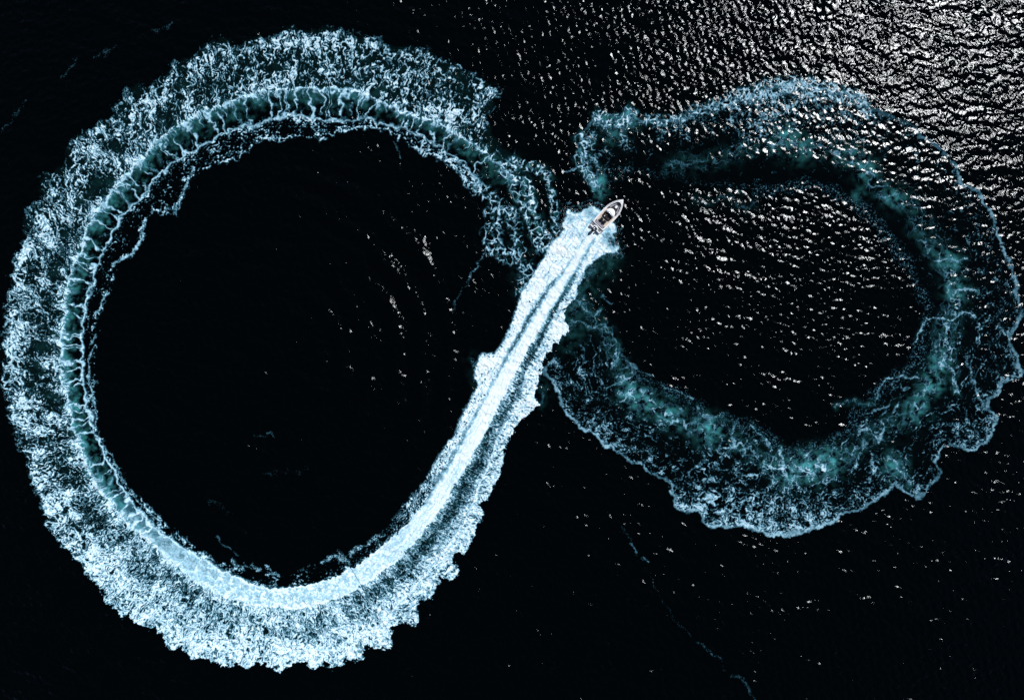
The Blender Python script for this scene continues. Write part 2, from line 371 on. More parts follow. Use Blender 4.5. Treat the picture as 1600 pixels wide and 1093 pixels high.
TA *= 1 - np.clip(tr, 0, 1) * .82
# little holes and grain in the fresh foam
grain = .5 + .5 * fbm(u / 2.4, v / 2.4, 88, 2)
TA *= 1 - .30 * (1 - mixA) * sst(.05, .9, fbm(S / 34, np.where(C, D1 - D2, D2) / 4.2, 99, 3) + .25 * pn(u / 2.6, v / 2.6, 100)) * np.where(C, .5, 1)
TA *= 1 - (.26 + .24 * sst(.03, .25, age)) * sst(.45, .95, 1 - grain) * np.where(C, .4, 1)
_og = sst(.45, .8, age)
TA = TA * (1 - _og) + np.clip(1.22 * TA ** 1.45, 0, 1) * _og
# ageing: foam gets thinner and bluer
TA *= K((BOAT, 1), (ST2, 1), (ST3, .96), (B1_, .93), (B2_, .92), (B3_, .88), (W1, .87), (W2, .83), (W3, .81), (W5, .82), (W6, .82), (N2, .82), (N5, .83), (N6, .84), (N7, .78))
foamA = np.zeros(GU.size, f32); foamA[P] = TA; foamA = foamA.reshape(GU.shape)
# bubbly water under the cells
aerA = np.zeros(GU.size, f32)
tealc = K((BOAT, .8), (ST3, .9), (B1_, 1), (B2_, 1.0), (B3_, .85), (W1, .80), (W2, .70), (W3, .62), (W4, .58), (W5, .50), (W6, .42), (N1, .32), (N3, .24), (N5, .32), (N6, .30), (N7, .15))
infl = np.exp(-(D2 / np.maximum(1., 6 + 7 * pn(u / 13, v / 13, 29))) ** 2)
tg = np.where(C, sst(.22 - .2 * (1 - mixB), 1.0, tC + .42 * pn(u / 9, v / 9, 91) + .22 * pn(u / 4, v / 4, 92)) * np.exp(-np.maximum(0, 1.2 - w1) * .2), 0)
tg = np.maximum(tg, np.where(O, np.exp(-(D2 / 6.) ** 2) * .7 * sst(-.4, .6, pn(u / 10, v / 10, 95)), 0))
aer = tealc * tg * np.clip(.50 + .75 * fbm(u / 18, v / 18, 93, 3), 0, 1.3) + np.where(O, .012 + .05 * sst(0, .8, fbm(u / 25, v / 25, 94, 2)) * (1 - tO), 0) * rimfall
aerA[P] = np.clip(aer, 0, 1); aerA = aerA.reshape(GU.shape)
heightA = np.zeros(GU.size, f32)
heightA[P] = (np.where(C, .10, .04) + .10 * (1 - sst(0, .35, age)) + .05 * webn) * sst(.05, .5, TA) + ridge * .14 + sst(.1, .7, TA) * ((1 - mixA) * np.where(C, .07 * fbm(S / 22, (D1 - D2) / 5, 151, 3), .09 * (1 - 2 * np.abs(fbm(u / 8, v / 8, 153, 3)))) + mixA * .07 * fbm(u / 6, v / 6, 157, 2))
heightA = heightA.reshape(GU.shape)
# ---- B: the older, fading loop on the right -------------------------------
OB = [(868,558),(852,574),(850,582),(861,592),(865,605),(873,615),(875,628),(885,645),(905,665),(930,680),(942,695),(960,702),(980,718),(1000,725),
      (1010,738),(1030,745),(1045,755),(1050,770),(1052,785),(1065,797),(1090,801),(1100,817),(1112,827),(1124,822),(1142,826),(1160,822),
      (1178,830),(1196,836),(1212,838),(1240,836),(1262,830),(1276,826),(1300,816),(1320,801),(1345,796),(1370,780),(1385,770),(1396,758),
      (1415,768),(1430,778),(1440,780),(1445,768),(1455,760),(1460,748),(1470,738),(1461,720),(1468,708),(1476,695),(1490,698),(1505,701),
      (1520,705),(1532,700),(1545,686),(1555,667),(1557,650),(1545,640),(1545,626),(1560,616),(1566,601),(1580,590),(1590,589),(1597,581),
      (1590,568),(1591,555),(1583,543),(1577,530),(1589,510),(1598,495),(1595,475),(1590,460),(1588,440),(1581,425),(1580,410),(1570,390),
      (1560,370),(1556,350),(1552,335),(1545,325),(1536,315),(1530,300),(1515,290),(1503,285),(1499,272),(1490,255),(1478,240),(1460,225),
      (1440,213),(1430,200),(1410,188),(1385,178),(1352,165),(1344,150),(1320,145),(1300,141),(1280,135),(1260,128),(1240,125),(1220,130),
      (1198,136),(1172,145),(1150,150),(1130,158),(1105,165),(1085,172),(1070,180),(1050,188),(1025,189),(1000,187),(985,172),(968,180),(955,190),(938,185),
      (930,176),(920,194),(910,206),(905,230),(910,250),(914,270),(922,290)]
IB = [(908,468),(930,500),(950,530),(968,548),(985,575),(1010,592),(1035,604),(1065,616),(1090,632),(1110,650),(1135,655),(1165,664),(1200,678),(1225,700),(1250,700),
      (1290,690),(1320,672),(1338,650),(1355,628),(1375,606),(1405,585),(1430,560),(1437,530),(1448,492),(1440,462),(1422,430),(1402,392),
      (1372,352),(1342,326),(1300,302),(1250,290),(1205,300),(1150,296),(1095,288),(1040,276),(985,268),(950,290)]
TEAL = [(905,462),(922,488),(942,512),(962,545),(974,580),(982,606),(1000,622),(1026,634),(1048,652),(1076,664),(1108,670),(1138,684),(1160,702),
        (1196,722),(1226,736),(1256,732),(1290,722),(1322,712),(1348,692),(1376,672),(1410,650),(1436,626),(1458,592),(1474,560),(1478,525),(1490,488),(1488,452),
        (1478,412),(1456,388),(1440,358),(1424,325),(1398,308),(1372,290),(1350,264),(1322,244),(1280,232),(1244,226),(1196,228),(1148,240),
        (1096,252),(1054,258)]
dOB, sOB, _ = curve_dist(spline(OB, 3), 190)
dIB, _, _ = curve_dist(spline(IB, 3), 150)
dT, sT, _ = curve_dist(spline(TEAL, 4), 60)
mB = inside(list(map(tuple, spline(OB, 3))) + [(930,330), (905,345), (884,372), (890,440)])
mBi = inside(list(map(tuple, spline(IB, 3))))
nearB = (mB | (dOB < 9)) & (dOB < 186)
# the open gate where the boat crosses: keep the right loop off the fresh wake
P = np.nonzero(nearB.ravel())[0]
u, v = GU.ravel()[P], GV.ravel()[P]
wu = 3.5 * fbm(u / 20, v / 20, 101, 3) + 1.6 * fbm(u / 6, v / 6, 103, 2)
wv = 3.5 * fbm(u / 20 + 50, v / 20, 105, 3) + 1.6 * fbm(u / 6 + 50, v / 6, 107, 2)
def warp_index(k):
    return (np.clip(np.rint((v + k * wv - V0) / STEP), 0, NV - 1).astype(np.int64) * NU
            + np.clip(np.rint((u + k * wu - U0) / STEP), 0, NU - 1).astype(np.int64))
PW = warp_index(1.15)
E, SE, T_, ST_, IN = take(dOB), take(sOB), take(dT), take(sT), take(mB)
DI = take(dIB) * np.where(take(mBi), -1, 1)
def spread(table, r=60, u=None, v=None):
    """smooth map through scattered values"""
    u = globals()['u'] if u is None else u; v = globals()['v'] if v is None else v
    num = 0; den = 1e-6
    for (a, b, val) in table:
        w = np.exp(-((u - a) ** 2 + (v - b) ** 2) / (2 * r * r)).astype(f32) + f32(1e-9)
        num = num + w * val; den = den + w
    return num / den
# outer line of gathered foam
lw = spread([(860,580,4.6),(905,665,4.2),(960,702,4.5),(1030,745,4.0),(1060,790,4.5),(1120,822,5),(1200,835,6.5),(1270,828,6.5),(1330,800,5),(1390,765,4.5),(1438,775,5),
             (1465,735,3.2),(1480,697,3),(1520,702,6),(1552,660,5.5),(1545,630,3.5),(1580,588,7),(1588,550,4.5),(1580,520,4.5),(1594,490,6.0),(1585,440,4.2),(1570,390,3.6),
             (1555,345,4.6),(1520,293,5),(1500,270,5),(1470,232,4.5),(1410,188,4),(1345,158,6),(1250,130,8),(1200,138,7),(1150,150,5),(1090,172,5),(1030,188,5),(980,180,5),(925,185,5),(908,230,6),(915,275,6)], 28)
ls = spread([(860,580,.80),(905,665,.85),(960,702,.88),(1030,745,.72),(1060,790,.62),(1120,822,.85),(1200,835,.92),(1270,828,.85),(1330,800,.80),(1390,765,.80),(1438,775,.86),
             (1465,735,.6),(1480,697,.62),(1520,702,.9),(1552,660,.82),(1545,630,.6),(1580,588,.9),(1588,550,.72),(1580,520,.65),(1594,490,.9),(1585,440,.82),(1570,390,.78),
             (1555,345,.85),(1520,293,.85),(1500,270,.78),(1470,232,.72),(1410,188,.5),(1345,158,.62),(1250,130,.66),(1200,138,.62),(1150,150,.42),(1090,172,.45),(1030,188,.5),(980,180,.7),(925,185,.45),(908,230,.5),(915,275,.5)], 28)
lwm = np.maximum(.3, lw * (.70 + .75 * pn(u / 14, v / 14, 111) + .55 * pn(u / 5, v / 5, 112)))
Es = np.where(IN, E, -E)
ls = ls * (.62 + .38 * sst(150, 330, v)) * (.75 + .45 * pn(u / 26, v / 26, 108))
frn = pn(u / 5, v / 5, 109)
line = ls * sst(-1.6 + frn, 1.0 + frn, Es + .6) * (1 - sst(lwm * .75, lwm * 1.25 + 1.2, Es)) * sst(-.75, .05, pn(u / 9, v / 9, 113) + .4 * pn(u / 3, v / 3, 110) + .15)
line *= .80 + .20 * pn(u / 3, v / 3, 114)
# curls between the line and the inner water
lean = spread([(870,600,-.7),(1000,720,-.5),(1200,820,.2),(1400,760,.0),(1570,500,0),(1300,140,0)], 130)
sc = SE + lean * E + 2.5 * pn(u / 9, v / 9, 115) + 1.2 * pn(u / 4, v / 4, 116); dc = E + 2.5 * pn(u / 9 + 30, v / 9, 117) + 1.2 * pn(u / 4 + 30, v / 4, 118)
cov = spread([(880,500,.10),(880,560,.22),(890,600,.46),(930,600,.34),(940,660,.46),(1000,690,.42),(1000,640,.30),(1050,700,.26),(1060,740,.32),(1090,790,.62),(1130,760,.50),(1160,800,.72),(1180,740,.36),
              (1220,800,.66),(1230,770,.46),(1290,790,.60),(1290,750,.36),(1340,760,.34),(1360,790,.44),(1400,700,.30),(1420,740,.36),(1440,690,.34),(1500,670,.42),(1530,680,.56),(1500,620,.30),(1550,570,.40),(1530,520,.34),
              (1570,480,.36),(1520,460,.34),(1540,400,.28),(1500,380,.28),(1510,340,.24),(1470,300,.20),(1440,240,.16),(1380,220,.14),(1320,160,.50),(1250,145,.66),(1200,152,.62),(1260,200,.24),
              (1150,165,.48),(1100,180,.50),(1060,192,.46),(1350,170,.46),(1420,205,.34),(980,195,.46),(940,210,.40),(920,240,.42),(930,280,.40),(960,230,.18),(1000,230,.08),(1100,225,.06),
              (1300,300,.10),(1380,350,.12),(1430,450,.14),(1250,290,.12)], 30)
r1 = 1 - np.abs(pn(sc / 5.2, dc / 7.5, 119)) * 2.4
r2 = 1 - np.abs(pn(sc / 3.0, dc / 4.4, 120)) * 2.4
k1, k2, _ = wor(sc / 6.5, dc / 9, 121)
kw = np.exp(-((k2 - k1) / .24) ** 2)
nB = .36 * r1 + .22 * r2 + .24 * kw + .30 * fbm(u / 16, v / 16, 122, 3) + .16 * pn(u / 2.1, v / 2.1, 124) + .02
fallB = sst(-1.5, 3, Es + 1.2 * pn(u / 4, v / 4, 125)) * sst(-14, 16, DI + 10 * pn(u / 14, v / 14, 126))
curls = sst(-.10, .55, nB - (1 - cov) + .09 + .16 * np.exp(-E / 9) + .10 * pn(SE / 40, E / 30, 123)) * fallB * (.66 + .12 * ls)
# specks on the inner rim
rim = np.exp(-((DI - 2 + 9 * pn(u / 22, v / 22, 127)) / 9) ** 2) * spread([(1200,300,.9),(1300,302,.8),(1380,355,1),(1430,440,.9),(1440,520,.9),(1100,285,.2),(1350,640,.8),(1250,690,.8),(1150,650,.7),(1050,610,.6),(960,540,.5),(980,270,.4)], 50)
specks = rim * sst(.10, .55, pn(u / 2.0, v / 2.0, 128) + .5 * pn(u / 5, v / 5, 129) - .05) * .42
# filaments along the milky band
fu, fv = u + 2.2 * wu, v + 2.2 * wv
m1, m2, _ = wor(fu / 17, fv / 17, 131)
fil = np.exp(-((m2 - m1) / (.10 + .05 * pn(u / 9, v / 9, 130))) ** 2)
n1, n2, _ = wor(fu / 8, fv / 8, 132)
fil2 = np.exp(-((n2 - n1) / .14) ** 2) * sst(-.1, .5, pn(u / 10, v / 10, 133))
tst = spread([(905,462,.35),(940,512,.50),(965,560,.55),(985,606,1),(1010,624,.9),(1048,652,.95),(1076,664,.6),(1110,672,.95),(1140,684,.75),(1165,702,.55),(1226,736,1.15),(1256,732,1.25),(1290,722,1.15),
              (1322,712,.7),(1348,692,.55),(1376,672,.55),(1398,728,.9),(1410,650,.5),(1430,636,.9),(1458,596,.9),(1472,565,1.05),(1478,525,.85),(1490,488,.8),(1494,452,.7),(1478,412,.75),(1450,388,.7),(1440,358,.6),
              (1424,325,.5),(1398,308,.6),(1372,290,.55),(1350,264,.85),(1322,244,.7),(1280,232,.45),(1244,226,.6),(1220,215,.5),(1180,230,.3),(1148,240,.3),(1096,252,.35),(1060,258,.4),(985,178,.9),(945,250,.3),(930,285,1.0),(960,180,.35)], 22)
band = np.exp(-((T_ + 8 * pn(u / 25, v / 25, 134)) / 14) ** 2)
blobs = 0
for (a, b, ra, st) in [(985,178,15,1),(930,284,13,1),(936,300,10,.7),(982,612,14,.8),(1004,628,16,.7),(1046,648,17,.6),(1106,672,18,.7),(1236,738,18,.8),(1262,730,20,.9),(1296,722,18,.8),(1396,728,16,.7),(1430,640,16,.7),
                       (1456,602,14,.7),(1468,568,12,.9),(1480,405,14,.5),(1496,452,14,.6),(1352,264,14,.6),(1230,214,16,.6),(1250,234,16,.5),(1490,412,10,.5),(1340,305,10,.3),(1398,310,14,.5),(1330,245,12,.4),(960,205,18,.3)]:
    blobs = np.maximum(blobs, st * np.exp(-((u + wu - a) ** 2 + (v + wv - b) ** 2) / (1.1 * ra * ra)))
keep = spread([(985,178,1),(930,285,1)], 30) * 0 + IN
fils = (fil * .80 + fil2 * .45) * np.maximum(band * tst, blobs * .8) * sst(-.55, .35, fbm(u / 13, v / 13, 135, 2) + .15) * .9
fils = np.where(IN, fils, 0) * sst(0, 6, Es) * sst(-45, -5, DI)
milk = sst(-40, 0, DI) * np.clip((.20 * band * tst + .95 * blobs) * np.clip(.28 + 1.05 * fbm(u / 12, v / 12, 136, 4), 0, 1.4), 0, 1) * IN
foamBv = np.maximum.reduce([line * .88, curls * 1.05, specks, np.clip(fils, 0, .85), .30 * blobs * sst(-.2, .6, fbm(u / 6, v / 6, 138, 3)) * IN])
foamBv = np.clip(foamBv, 0, 1)
foamB = np.zeros(GU.size, f32); foamB[P] = foamBv; foamB = foamB.reshape(GU.shape)
aerB = np.zeros(GU.size, f32); aerB[P] = np.clip(milk * 1.0 + .004 * IN * fallB * (.5 + .9 * fbm(u / 30, v / 30, 137, 3)) * np.clip(cov * 2, 0, 1), 0, 1); aerB = aerB.reshape(GU.shape)

# ---- C: loose wisps, drawn as strokes ---------------------------------------
foamC = np.zeros(GU.shape, f32); aerC = np.zeros(GU.shape, f32)
def wisp(pts, width, strength, seed, scale=4.0, thresh=.15, rough=4.0, milk=0.0):
    c = spline(pts, 4)
    j0 = max(0, int((c[:, 1].min() - width * 3 - rough * 2 - V0) / STEP)); j1 = min(NV, int((c[:, 1].max() + width * 3 + rough * 2 - V0) / STEP) + 1)
    i0 = max(0, int((c[:, 0].min() - width * 3 - rough * 2 - U0) / STEP)); i1 = min(NU, int((c[:, 0].max() + width * 3 + rough * 2 - U0) / STEP) + 1)
    uu, vv = GU[j0:j1, i0:i1], GV[j0:j1, i0:i1]
    x = uu + rough * fbm(uu / 14, vv / 14, seed, 3); y = vv + rough * fbm(uu / 14 + 40, vv / 14, seed + 3, 3)
    D = np.full(uu.shape, 1e3, f32)
    for a, b in zip(c[:-1], c[1:]):
        L = max(1e-6, math.hypot(b[0] - a[0], b[1] - a[1])); ex, ey = (b[0] - a[0]) / L, (b[1] - a[1]) / L
        t = np.clip((x - a[0]) * ex + (y - a[1]) * ey, 0, L)
        D = np.minimum(D, np.hypot(x - a[0] - t * ex, y - a[1] - t * ey))
    e = np.exp(-(D / width) ** 2)
    n = .5 * (1 - np.abs(pn(uu / scale, vv / scale, seed + 6)) * 2.2) + .35 * pn(uu / (scale * .5), vv / (scale * .5), seed + 7) + .35 * pn(uu / (scale * 4), vv / (scale * 4), seed + 8)
    sl = np.s_[j0:j1, i0:i1]
    foamC[sl] = np.maximum(foamC[sl], strength * (.8 + .5 * pn(uu / 5, vv / 5, seed + 11)) * sst(0, .6, e * (1 + thresh) + 1.05 * n * sst(0, .5, e) - .82))
    if milk:
        aerC[sl] = np.maximum(aerC[sl], milk * np.exp(-(D / (width * 1.6)) ** 2) * sst(-.5, .7, fbm(uu / 12, vv / 12, seed + 9, 2)))

def lace_patch(pts, width, strength, seed, cell=11.0, thin=.11, milk=0.0):
    """open net of foam strands left in slack water"""
    c = spline(pts, 4); mgn = width * 2.2 + 8
    j0 = max(0, int((c[:, 1].min() - mgn - V0) / STEP)); j1 = min(NV, int((c[:, 1].max() + mgn - V0) / STEP) + 1)
    i0 = max(0, int((c[:, 0].min() - mgn - U0) / STEP)); i1 = min(NU, int((c[:, 0].max() + mgn - U0) / STEP) + 1)
    uu, vv = GU[j0:j1, i0:i1], GV[j0:j1, i0:i1]
    D = np.full(uu.shape, 1e3, f32)
    for a in c:
        D = np.minimum(D, np.hypot(uu - f32(a[0]), vv - f32(a[1])))
    e = np.exp(-((D + .35 * width * pn(uu / 14, vv / 14, seed)) / width) ** 2)
    x = uu + 4.5 * fbm(uu / 12, vv / 12, seed + 1, 3); y = vv + 4.5 * fbm(uu / 12 + 40, vv / 12, seed + 4, 3)
    a1, a2, _ = wor(x / cell, y / (cell * 1.3), seed + 7)
    ln = np.exp(-((a2 - a1) / (thin * (1 + .7 * pn(uu / 6, vv / 6, seed + 8)))) ** 2) * sst(-.45, .35, pn(uu / 9, vv / 9, seed + 9) + .15)
    b1, b2, _ = wor(x / (cell * .5), y / (cell * .55), seed + 10)
    ln2 = np.exp(-((b2 - b1) / .17) ** 2) * sst(0, .6, pn(uu / 8, vv / 8, seed + 11))
    bl = sst(.30, .75, fbm(uu / 8, vv / 8, seed + 12, 3))
    r = strength * np.maximum.reduce([ln, .7 * ln2, .9 * bl]) * sst(.12, .6, e)
    sl = np.s_[j0:j1, i0:i1]
    foamC[sl] = np.maximum(foamC[sl], r)
    if milk:
        aerC[sl] = np.maximum(aerC[sl], milk * e * sst(-.2, .8, fbm(uu / 11, vv / 11, seed + 15, 3)))
# tail of the left loop towards the boat
lace_patch([(792,262),(806,284),(820,310),(832,340),(844,366),(852,386)], 13, .95, 700, 11, .13, .28)
lace_patch([(802,252),(822,258),(842,264),(856,276)], 8, .9, 720, 9, .14, .22)
lace_patch([(824,284),(828,304),(832,326)], 7, 1.0, 740, 9, .18, .4)
lace_patch([(858,290),(864,312),(866,340),(868,360)], 6, .85, 760, 9, .13, .15)
lace_patch([(742,284),(762,304),(780,322),(800,334)], 11, .85, 780, 11, .12, .06)
lace_patch([(770,336),(772,356),(766,372),(778,390),(800,400)], 13, .85, 800, 11, .12, .04)
lace_patch([(800,340),(808,372),(814,400),(822,430),(816,456)], 11, .75, 820, 12, .11, .08)
lace_patch([(908,214),(910,234),(908,252),(918,270),(926,284)], 9, .85, 860, 9, .13, .22)
lace_patch([(928,212),(924,236),(930,256)], 6, .75, 880, 9, .13, .15)
lace_patch([(936,184),(956,190),(974,186),(984,176)], 10, 1.0, 900, 8, .16, .45)
lace_patch([(968,196),(974,212),(976,226)], 6, .7, 920, 9, .13, .12)
lace_patch([(1010,188),(1050,187),(1085,174),(1120,163),(1150,152)], 9, .85, 940, 9, .14, .08)
lace_patch([(1160,150),(1190,142),(1220,134),(1250,132),(1285,140),(1315,148),(1345,156)], 13, .95, 960, 9, .15, .10)
lace_patch([(1346,160),(1356,178),(1350,168)], 8, .8, 980, 8, .15, .1)
wisp([(766,394),(756,402),(748,414),(738,428),(732,438)], 3.4, .45, 270, 4, -.14, 5)
wisp([(732,438),(722,456),(712,470),(712,482)], 2.8, .26, 280, 3, -.2, 5)
wisp([(808,430),(818,450),(812,462)], 7, .25, 290, 4, -.2, 4, .03)
# inner fringe arcs of the left loop
wisp([(226,345),(224,362),(218,380),(205,396),(190,404),(176,414)], 3.6, .66, 300, 4, .25, 3)
wisp([(300,262),(296,280),(288,298),(278,318),(274,334)], 5, .52, 310, 4, .1, 4)
wisp([(168,455),(160,470),(156,482),(146,494)], 2.4, .55, 320, 3, .2, 2.5)
wisp([(150,522),(146,532),(140,538)], 2.0, .5, 325, 3, .2, 2)
wisp([(146,548),(140,556),(139,572),(142,584),(138,592),(144,612),(148,628),(150,648),(150,664)], 2.3, .55, 330, 3, .25, 3)
wisp([(160,696),(176,714),(186,734),(196,756),(212,776),(230,796),(252,816)], 2.6, .5, 340, 3, .05, 4)
wisp([(362,875),(380,884),(396,884),(406,890)], 4.6, 0.67, 350, 3, -.12, 6)
wisp([(418,886),(428,892),(438,900)], 4.2, 0.67, 360, 3, -.12, 6)
wisp([(506,878),(516,870),(528,864),(536,872),(540,880)], 4.6, 0.67, 370, 3, -.12, 6)
wisp([(548,864),(560,854),(572,850),(580,846)], 4.6, 0.77, 380, 3, -.12, 6)
wisp([(582,842),(592,836),(598,834)], 3.8, 0.80, 385, 3, -.12, 6)
wisp([(338,838),(350,852),(372,868)], 2.2, .22, 390, 3, 0, 3)
wisp([(616,222),(622,236),(627,248)], 1.8, .3, 395, 3, .0, 3)
# older drift lines
wisp([(975,826),(988,848),(994,862),(1008,874),(1018,900),(1028,930),(1042,945),(1052,968),(1076,988),(1096,1008),(1120,1026),(1132,1046),(1160,1060),(1172,1082),(1184,1096)], 3.0, .11, 400, 3, -.15, 6)
wisp([(1096,1006),(1110,1020),(1124,1028)], 2.4, .24, 405, 3, -.05, 4)
wisp([(1142,1058),(1160,1060),(1170,1078),(1180,1092)], 2.4, .2, 408, 3, -.05, 4)
wisp([(985,846),(995,864)], 2.4, .34, 410, 3, 0, 3)
wisp([(1005,870),(1014,878)], 2.2, .38, 412, 3, .1, 2)
wisp([(0,206),(16,190),(30,174),(44,158)], 3.0, .20, 420, 3, -.22, 6)
wisp([(96,122),(110,104),(118,94)], 3.2, .2, 425, 3, -.22, 6)
wisp([(146,90),(160,86),(174,80),(184,72)], 4.2, .18, 430, 3, -.25, 7)
wisp([(236,50),(262,42),(270,34)], 4.2, .18, 435, 3, -.25, 7)
wisp([(400,678),(412,682),(420,676),(428,682)], 3.4, .22, 440, 3, -.2, 6)
wisp([(410,740),(440,736),(470,736),(480,726)], 7, .07, 444, 4, -.2, 5)
wisp([(330,780),(346,790),(356,800)], 9, .07, 446, 4, -.1, 5)
wisp([(820,690),(800,700)], 2, .0, 449)
# right loop: longer single strands
wisp([(1432,534),(1438,520),(1446,500),(1462,496),(1482,500),(1496,492),(1512,488),(1524,494)], 2.2, .62, 450, 3, .3, 4, .10)
wisp([(1490,458),(1500,454),(1512,452),(1524,456)], 3.2, .62, 455, 3, .3, 4, .2)
wisp([(1462,408),(1480,404),(1496,408),(1508,404)], 3.6, .55, 460, 3, .2, 5, .2)
wisp([(1384,592),(1400,590),(1416,588),(1434,590)], 2.4, .56, 465, 3, .15, 4, .03)
wisp([(1372,618),(1374,606),(1382,594)], 2.2, .5, 470, 3, .2, 2)
wisp([(1306,634),(1328,626),(1346,632),(1362,630),(1370,622)], 3.0, .36, 475, 3, -.05, 5, .08)
wisp([(1364,640),(1378,638),(1388,634)], 2.2, .42, 480, 3, .2, 3)
wisp([(1336,682),(1346,670),(1362,672),(1372,688),(1380,666),(1376,660)], 3.0, .6, 485, 3, .15, 5, .08)
wisp([(1332,738),(1340,716),(1348,700),(1358,690)], 3.2, .55, 490, 3, .1, 5, .05)
wisp([(1358,752),(1364,728),(1360,706)], 2.6, .45, 495, 3, .1, 4)
wisp([(1388,714),(1400,728),(1412,742),(1420,756)], 4, .55, 500, 3, .1, 5, .2)
wisp([(1220,702),(1222,724),(1228,744),(1240,752)], 3.2, .6, 505, 3, .2, 5, .2)
wisp([(1270,748),(1278,722),(1280,712)], 3.2, .55, 510, 3, .1, 4, .2)
wisp([(1470,548),(1482,570),(1490,590),(1496,612)], 4, .58, 515, 3, .1, 5, .15)
wisp([(1508,560),(1516,580),(1522,600),(1532,624),(1544,640)], 4, .48, 520, 3, 0, 5)
wisp([(1130,700),(1146,698),(1158,692),(1164,704),(1160,712)], 2.4, .6, 525, 3, .3, 3, .1)
wisp([(1148,664),(1142,680),(1150,698)], 3, .5, 530, 3, .1, 4, .1)
wisp([(1172,664),(1186,676),(1196,690),(1204,700)], 3, .5, 535, 3, .1, 5, .05)
wisp([(976,560),(990,572),(1006,582),(1020,588)], 2.2, .4, 540, 3, .1, 4)
wisp([(1034,602),(1052,608),(1068,614),(1080,624)], 2.4, .45, 545, 3, .1, 4)
wisp([(1088,634),(1098,648),(1112,652),(1130,648)], 4, .48, 550, 3, .0, 5, .05)
wisp([(962,548),(964,562),(960,572)], 3, .5, 555, 3, .2, 4, .1)
wisp([(950,606),(966,600),(978,590)], 2.4, .45, 560, 3, .1, 4)
wisp([(970,628),(980,618),(990,614)], 2.4, .6, 565, 3, .3, 4, .2)
wisp([(1088,758),(1076,740),(1096,722),(1100,706)], 3, .34, 570, 3, .0, 6)
wisp([(884,268),(900,264),(914,262)], 2.2, .5, 595, 3, .2, 3)
wisp([(1050,252),(1080,256),(1104,250)], 3, .28, 600, 3, -.05, 5, .05)
wisp([(1084,314),(1110,316),(1128,308),(1146,310),(1160,324),(1180,318)], 6, .22, 605, 4, -.15, 6, .03)
wisp([(900,395),(925,398),(955,402)], 10, .0, 610, 4, 0, 4, .10)
# aerated dark water on the inside of the fresh wake
wisp([(920,420),(905,450),(896,490),(885,520)], 16, .22, 620, 5, -.3, 8, .10)
wisp([(886,462),(902,470),(914,484),(928,490),(940,486)], 3, .42, 625, 3, .1, 5, .12)
wisp([(896,500),(912,504),(930,512),(944,508),(952,520),(962,536)], 3, .42, 630, 3, .1, 6, .12)
wisp([(940,462),(948,470),(958,474)], 2.4, .35, 635, 3, 0, 4)
wisp([(936,380),(946,400),(950,420)], 8, .0, 637, 3, 0, 4, .12)
# thin veil left of the boat and by the side bursts
wisp([(738,560),(744,580),(742,596)], 6, .28, 640, 4, -.2, 6, .04)
wisp([(846,600),(850,612),(846,628)], 6, .22, 645, 4, -.2, 5, .05)
# ---------------------------------------------------------------- the sea
def axis(a, b, step, far):
    c = list(np.arange(a, b + step * .5, step)); d = step
    lo, hi = [], []
    x = a
    while x > -far:
        d *= 1.16; x -= d; lo.append(x)
    d = step; x = c[-1]
    while x < far:
        d *= 1.16; x += d; hi.append(x)
    return np.array(lo[::-1] + c + hi)
SX = axis(-83, 83, 0.165, 4500.0); SY = axis(-57.5, 57.5, 0.165, 4500.0)
X, Y = np.meshgrid(SX, SY); X = X.astype(f32); Y = Y.astype(f32)
PU, PV = X * 10 + 800, 546.5 - Y * 10                      # same plan units as the foam
spX = np.gradient(SX)[None, :].astype(f32); spY = np.gradient(SY)[:, None].astype(f32)
sp = np.maximum(spX, spY)
rng = np.random.RandomState(7)
def ell(cu, cv, ru, rv, soft=.25):
    return 1 - sst(1 - soft, 1 + soft, np.hypot((PU - cu) / ru, (PV - cv) / rv))
# wind waves come from the north; boat loops calm them
calmL = ell(440, 560, 330, 360); calmR = ell(1230, 470, 300, 290)
gust = np.clip(1 + .50 * fbm(X / 9, Y / 3.2, 501, 3), .35, 2)
def sample(F, us, vs):
    fu = np.clip((us - U0) / STEP, 0, NU - 1.001); fv = np.clip((vs - V0) / STEP, 0, NV - 1.001)
    i = fu.astype(np.int32); j = fv.astype(np.int32); a = (fu - i).astype(f32); b = (fv - j).astype(f32)
    r = (F[j, i] * (1 - a) + F[j, i + 1] * a) * (1 - b) + (F[j + 1, i] * (1 - a) + F[j + 1, i + 1] * a) * b
    return np.where((us > U0) & (us < U1 - 1) & (vs > V0) & (vs < V1 - 1), r, 0)
def calm_lane(pts, wd):
    c = spline(pts, 4); D = np.full(PU.shape, 1e4, f32)
    sel = np.nonzero(((PU > c[:, 0].min() - 80) & (PU < c[:, 0].max() + 80) & (PV > c[:, 1].min() - 80) & (PV < c[:, 1].max() + 80)).ravel())[0]
    a_, b_ = PU.ravel()[sel], PV.ravel()[sel]; d_ = np.full(len(sel), 1e4, f32)
    for p_ in c: d_ = np.minimum(d_, np.hypot(a_ - f32(p_[0]), b_ - f32(p_[1])))
    D = D.ravel(); D[sel] = d_; D = D.reshape(PU.shape) + 6 * pn(PU / 25, PV / 25, 502)
    return 1 - sst(wd * .6, wd * 1.5, D)
lane_ = calm_lane([(1040,270),(1100,272),(1160,268),(1220,264),(1280,268),(1330,285),(1380,320),(1420,365),(1450,420),(1462,480),(1455,540)], 19)
lane_ = np.maximum(lane_, .8 * calm_lane([(1000,250),(1080,235),(1150,215)], 12))
amp = gust * (1 - .06 * calmL) * (1 - .20 * calmR) * (1 - .86 * lane_) * (1 - .28 * sample((mB & ~mBi).astype(f32), PU, PV)) 
Z = np.zeros_like(X)
